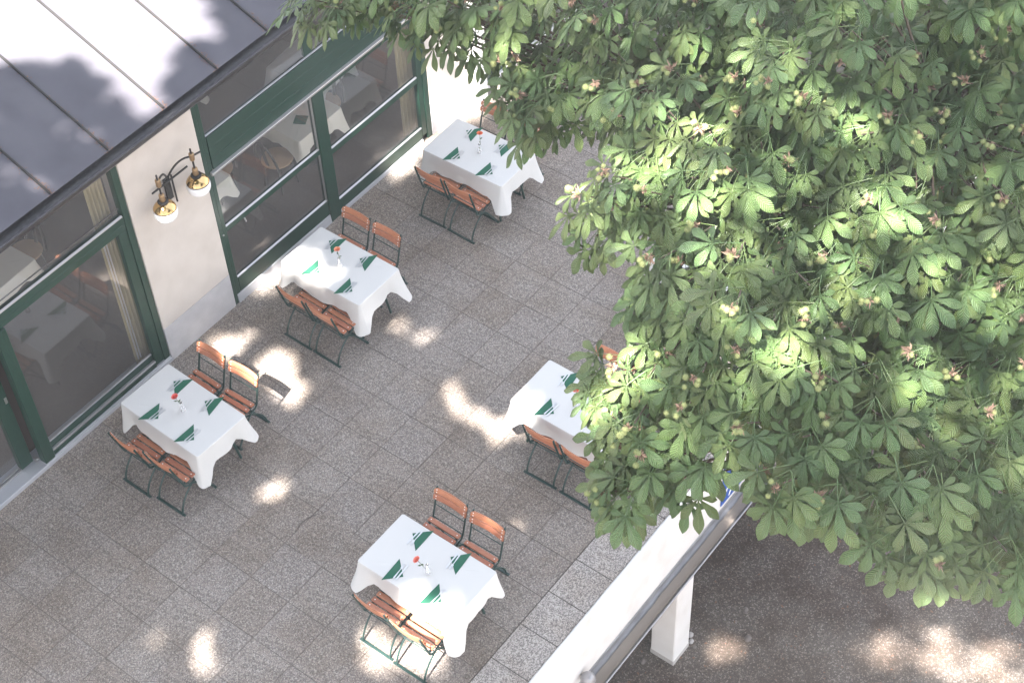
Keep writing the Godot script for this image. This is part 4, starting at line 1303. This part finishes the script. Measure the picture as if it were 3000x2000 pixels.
func burr_mesh() -> ArrayMesh:
	var s := Shape.new()
	var prof := []
	for k in 7:
		var a := PI * k / 6.0 - PI / 2
		prof.append(Vector2(maxf(0.0005, cos(a) * 0.019), sin(a) * 0.019))
	s.lathe(prof, 9)
	for k in 46:
		var y := 1.0 - 2.0 * (k + 0.5) / 46.0
		var a := k * 2.39996
		var d := Vector3(sqrt(1.0 - y * y) * cos(a), y, sqrt(1.0 - y * y) * sin(a))
		var o := d.cross(Vector3(0.3, 0.9, 0.2)).normalized() * 0.0032
		var o2 := d.cross(o).normalized() * 0.0032
		var c := d * 0.0165
		var tip := d * 0.033
		s.tri(c + o, c + o2, tip)
		s.tri(c + o2, c - o, tip)
		s.tri(c - o, c - o2, tip)
		s.tri(c - o2, c + o, tip)
	return s.mesh()


func tuft_mesh() -> ArrayMesh:
	var r := RandomNumberGenerator.new()
	r.seed = 4
	var s := Shape.new()
	for k in 34:
		var d := Vector3(r.randf_range(-1, 1), r.randf_range(-1.2, 0.6), r.randf_range(-1, 1)).normalized()
		var e := d * r.randf_range(0.018, 0.045)
		var o := d.cross(Vector3(r.randf(), r.randf(), r.randf())).normalized() * 0.0035
		var bend := Vector3(r.randf_range(-1, 1), -1, r.randf_range(-1, 1)) * 0.010
		s.quad(d * 0.004 - o, e * 0.6 - o * 1.4, e + bend, e * 0.6 + o * 1.4)
	return s.mesh()


func limb(a: Vector3, b: Vector3, r0: float, r1: float, sag: float, sides := 7) -> ArrayMesh:
	var path := []
	var rad := []
	var wob := Vector3(rng.randf_range(-1, 1), rng.randf_range(-0.5, 0.5), rng.randf_range(-1, 1)) * (b - a).length() * 0.06
	for k in 9:
		var u := k / 8.0
		path.append(a.lerp(b, u) + wob * sin(PI * u) + Vector3(0, sag * sin(PI * u), 0) + wob * 0.5 * sin(TAU * u))
		rad.append(lerpf(r0, r1, pow(u, 0.8)))
	return Shape.new().tube(path, rad, sides).mesh()


func leaf_place(shoot: Vector3, axis: Vector3, k: int, n: int, size: float) -> Transform3D:
	var b1 := axis.cross(Vector3.UP).normalized()
	var b2 := b1.cross(axis).normalized()
	var phi := deg_to_rad(-190.0 + 200.0 * (k + rng.randf_range(0.1, 0.9)) / n)
	var pet := b1 * cos(phi) + b2 * sin(phi) + axis * rng.randf_range(-0.1, 0.45)
	pet = pet.normalized()
	var hub := shoot + pet * rng.randf_range(0.09, 0.20) * size
	var side := Vector3(axis.x, 0, axis.z).normalized()
	var d := (pet * 0.75 + side * 0.40 + Vector3.DOWN * rng.randf_range(0.20, 0.55)).normalized()
	var nn := side * 0.60 + Vector3.UP * 0.80 + Vector3(rng.randf_range(-1, 1), rng.randf_range(-1, 1), rng.randf_range(-1, 1)) * 0.22
	nn = (nn - d * nn.dot(d)).normalized()
	return Transform3D(Basis(d, nn, d.cross(nn)).scaled_local(Vector3.ONE * size), hub)


func make_chestnut() -> void:
	var root := Vector3(6.3, GROUND, 10.6)
	var t := thing("chestnut_tree", "chestnut tree with large fan-shaped leaves and spiky fruit filling the right side", "tree", root)
	var crotch := Vector3(6.0, 3.2, 10.3)
	part(t, "trunk", limb(Vector3(0, -0.2, 0), crotch - root, 0.36, 0.25, 0.0, 12), M.bark)
	# main limbs reach into the crown
	var ends := [Vector3(0.4, 7.0, 8.2), Vector3(0.2, 6.2, 6.4), Vector3(1.2, 5.6, 4.4), Vector3(-0.9, 5.4, 8.9), Vector3(1.6, 7.6, 9.2), Vector3(-0.4, 4.9, 9.9), Vector3(2.2, 6.8, 6.8), Vector3(-0.6, 6.4, 7.4)]
	var limbs := []
	for e in ends:
		part(t, "branch", limb(crotch - root, e - root, 0.15, 0.035, 0.5, 9), M.bark)
		for q in [0.45, 0.7, 1.0]:
			limbs.append(crotch.lerp(e, q) + Vector3(0, 0.5 * sin(PI * q), 0))
	var kinds := [leaf_mesh(1), leaf_mesh(2), leaf_mesh(3), leaf_mesh(4), leaf_mesh(5), leaf_mesh(6)]
	var tints := [M.leaf_a, M.leaf_b, M.leaf_c]
	var twigs := Shape.new()
	var rest := []
	var made := 0
	var burr := burr_mesh()
	var tuft := tuft_mesh()
	for layer in SHOOTS.size():
		var data: Array = SHOOTS[layer]
		for k in range(0, data.size(), 3):
			var p := Vector3(data[k], data[k + 1], data[k + 2]) * 0.01
			var out := p - Vector3(5.0, p.y, 10.0)
			out = out.normalized()
			var axis := (out * 0.75 + Vector3.UP * rng.randf_range(0.25, 0.75) + Vector3(rng.randf_range(-1, 1), 0, rng.randf_range(-1, 1)) * 0.30).normalized()
			# twig back to the nearest limb
			var near: Vector3 = limbs[0]
			for q in limbs:
				if q.distance_squared_to(p) < near.distance_squared_to(p):
					near = q
			var from := p.lerp(near, minf(1.0, 0.9 / maxf(0.3, p.distance_to(near)))) if layer > 0 else near
			var path := []
			var rad := []
			for i in 6:
				var u := i / 5.0
				path.append(from.lerp(p, u) - root + Vector3(0, -0.10 * sin(PI * u) * from.distance_to(p) * 0.5, 0) + Vector3(rng.randf_range(-1, 1), rng.randf_range(-1, 1), rng.randf_range(-1, 1)) * 0.03 * sin(PI * u))
				rad.append(lerpf(0.020 if layer == 0 else 0.012, 0.0055, u))
			twigs.tube(path, rad, 5)
			var n := rng.randi_range(6, 8)
			for i in n:
				var size := rng.randf_range(0.72, 1.12)
				var at := leaf_place(p - root, axis, i, n, size)
				if layer == 0 and made < 300 and i < 3:
					part(t, "leaf", kinds[rng.randi() % 6], tints[[0, 0, 1, 2, 2, 1][rng.randi() % 6]], at)
					made += 1
				else:
					rest.append(at)
			if layer == 0 and k % 6 < 3 or layer == 1 and k % 12 < 3:
				var c := p - root + axis * 0.10 + Vector3(0, 0.0, 0)
				part(t, "dry_flower", tuft, M.dry_flower, Transform3D(Basis.from_euler(Vector3(rng.randf() * 6, rng.randf() * 6, 0)).scaled(Vector3.ONE * rng.randf_range(0.85, 1.45)), c))
				for i in rng.randi_range(2, 4):
					var o := axis * rng.randf_range(0.02, 0.07) + Vector3(rng.randf_range(-1, 1), rng.randf_range(-1.2, 0.5), rng.randf_range(-1, 1)) * 0.05
					part(t, "chestnut_burr", burr, M.burr, Transform3D(Basis.from_euler(Vector3(rng.randf() * 6, rng.randf() * 6, 0)).scaled(Vector3.ONE * rng.randf_range(0.65, 0.9)), c + o))
	var tw := part(t, "twigs", twigs.mesh(), M.twig_bark)
	tw.set_meta("kind", "stuff")
	t.add_child(many_leaves(rest, kinds[1], M.leaf_c, 0.75, 1.1), true)


func many_leaves(places: Array, mesh: Mesh, m: Material, dark: float, light: float) -> MultiMeshInstance3D:
	var mm := MultiMesh.new()
	mm.transform_format = MultiMesh.TRANSFORM_3D
	mm.use_colors = true
	mm.mesh = mesh
	mm.instance_count = places.size()
	for k in places.size():
		mm.set_instance_transform(k, places[k])
		var g := rng.randf_range(dark, light)
		mm.set_instance_color(k, Color(g * rng.randf_range(0.95, 1.25), g, g * rng.randf_range(0.85, 1.05)))
	var mi := MultiMeshInstance3D.new()
	mi.name = "foliage"
	mi.multimesh = mm
	mi.material_override = m
	mi.set_meta("kind", "stuff")
	return mi


# does sun pass at this place of the tall crown?
func in_gap(p: Vector3, leaf: float) -> bool:
	var g := Vector2(p.x, p.z) + SUN_SHIFT * p.y
	if g.y < -0.35:
		# lands on the roof: find where
		var y := 3.6
		var q := Vector2.ZERO
		for k in 3:
			q = Vector2(p.x, p.z) + SUN_SHIFT * (p.y - y)
			y = 3.455 - 0.385 * (q.y - 0.06)
		var poly := PackedVector2Array()
		for c in ROOF_SUN:
			poly.append(Vector2(c[0], c[1]))
		if Geometry2D.is_point_in_polygon(q, poly):
			return true
		for c in ROOF_FLECKS:
			if q.distance_to(Vector2(c[0], c[1])) < c[2] + leaf * 0.6:
				return true
		return false
	var ragged := 1.5 * edge_noise.get_noise_2d(g.x * 100.0, g.y * 100.0)
	for c in GAPS:
		var d := (g - Vector2(c[0], c[1])).rotated(-c[4])
		if pow(d.x / (c[2] + leaf), 2.0) + pow(d.y / (c[3] + leaf), 2.0) < 1.0 + ragged:
			return true
	return false


func make_shade_tree() -> void:
	var root := Vector3(-15.5, GROUND, 9.5)
	var t := thing("chestnut_tree", "tall chestnut tree left of the view whose crown shades the terrace", "tree", root)
	var crotch := Vector3(-15.0, 13.0, 8.8)
	part(t, "trunk", limb(Vector3(0, -0.2, 0), crotch - root, 0.42, 0.30, 0.0, 12), M.bark)
	for e in [Vector3(-11.5, 20.5, 4.0), Vector3(-14.0, 21.0, 3.0), Vector3(-17.0, 20.5, 5.0), Vector3(-10.5, 20.5, 8.5), Vector3(-16.5, 20.5, 11.5)]:
		part(t, "branch", limb(crotch - root, e - root, 0.16, 0.03, 0.5, 8), M.bark)
	var places := []
	var tries := 105000
	for k in tries:
		var g := Vector2(rng.randf_range(-7.0, 10.5), rng.randf_range(-4.6, 10.6))
		var y := rng.randf_range(18.5, 22.5)
		var p := Vector3(g.x - SUN_SHIFT.x * y, y, g.y - SUN_SHIFT.y * y)
		if g.y > 5.6 and g.x < -2.4 or g.x > 7.6 and g.y > 6.5:
			continue
		if g.x > 0.7 and g.x <= 2.0 and g.y > 5.8 and g.y < 7.8 and rng.randf() < 0.66:
			continue
		if g.x > 2.0 and g.y > (5.0 if g.x < 3.2 else 3.8) and rng.randf() < (0.9 if g.y > 9.2 else 0.76 if g.x < 4.3 else 0.5):
			continue
		var leaf := 0.02 + 0.12 * rng.randf()
		if in_gap(p, leaf):
			continue
		var d := Vector3(rng.randf_range(-1, 1), rng.randf_range(-0.6, 0.1), rng.randf_range(-1, 1)).normalized()
		var nn := Vector3(-0.35 + rng.randf_range(-0.5, 0.5), 1.0, 0.1 + rng.randf_range(-0.5, 0.5))
		nn = (nn - d * nn.dot(d)).normalized()
		places.append(Transform3D(Basis(d, nn, d.cross(nn)).scaled_local(Vector3.ONE * rng.randf_range(0.9, 1.15)), p - root))
	var f := many_leaves(places, leaf_mesh(9, true), M.leaf_a, 0.8, 1.05)
	t.add_child(f, true)


func _ready() -> void:
	rng.seed = 20
	edge_noise.seed = 5
	edge_noise.frequency = 0.028
	make_view()
	make_materials()
	make_ground()
	make_terrace()
	make_restaurant()
	make_wall_lamp()
	make_furniture()
	make_chestnut()
	make_shade_tree()
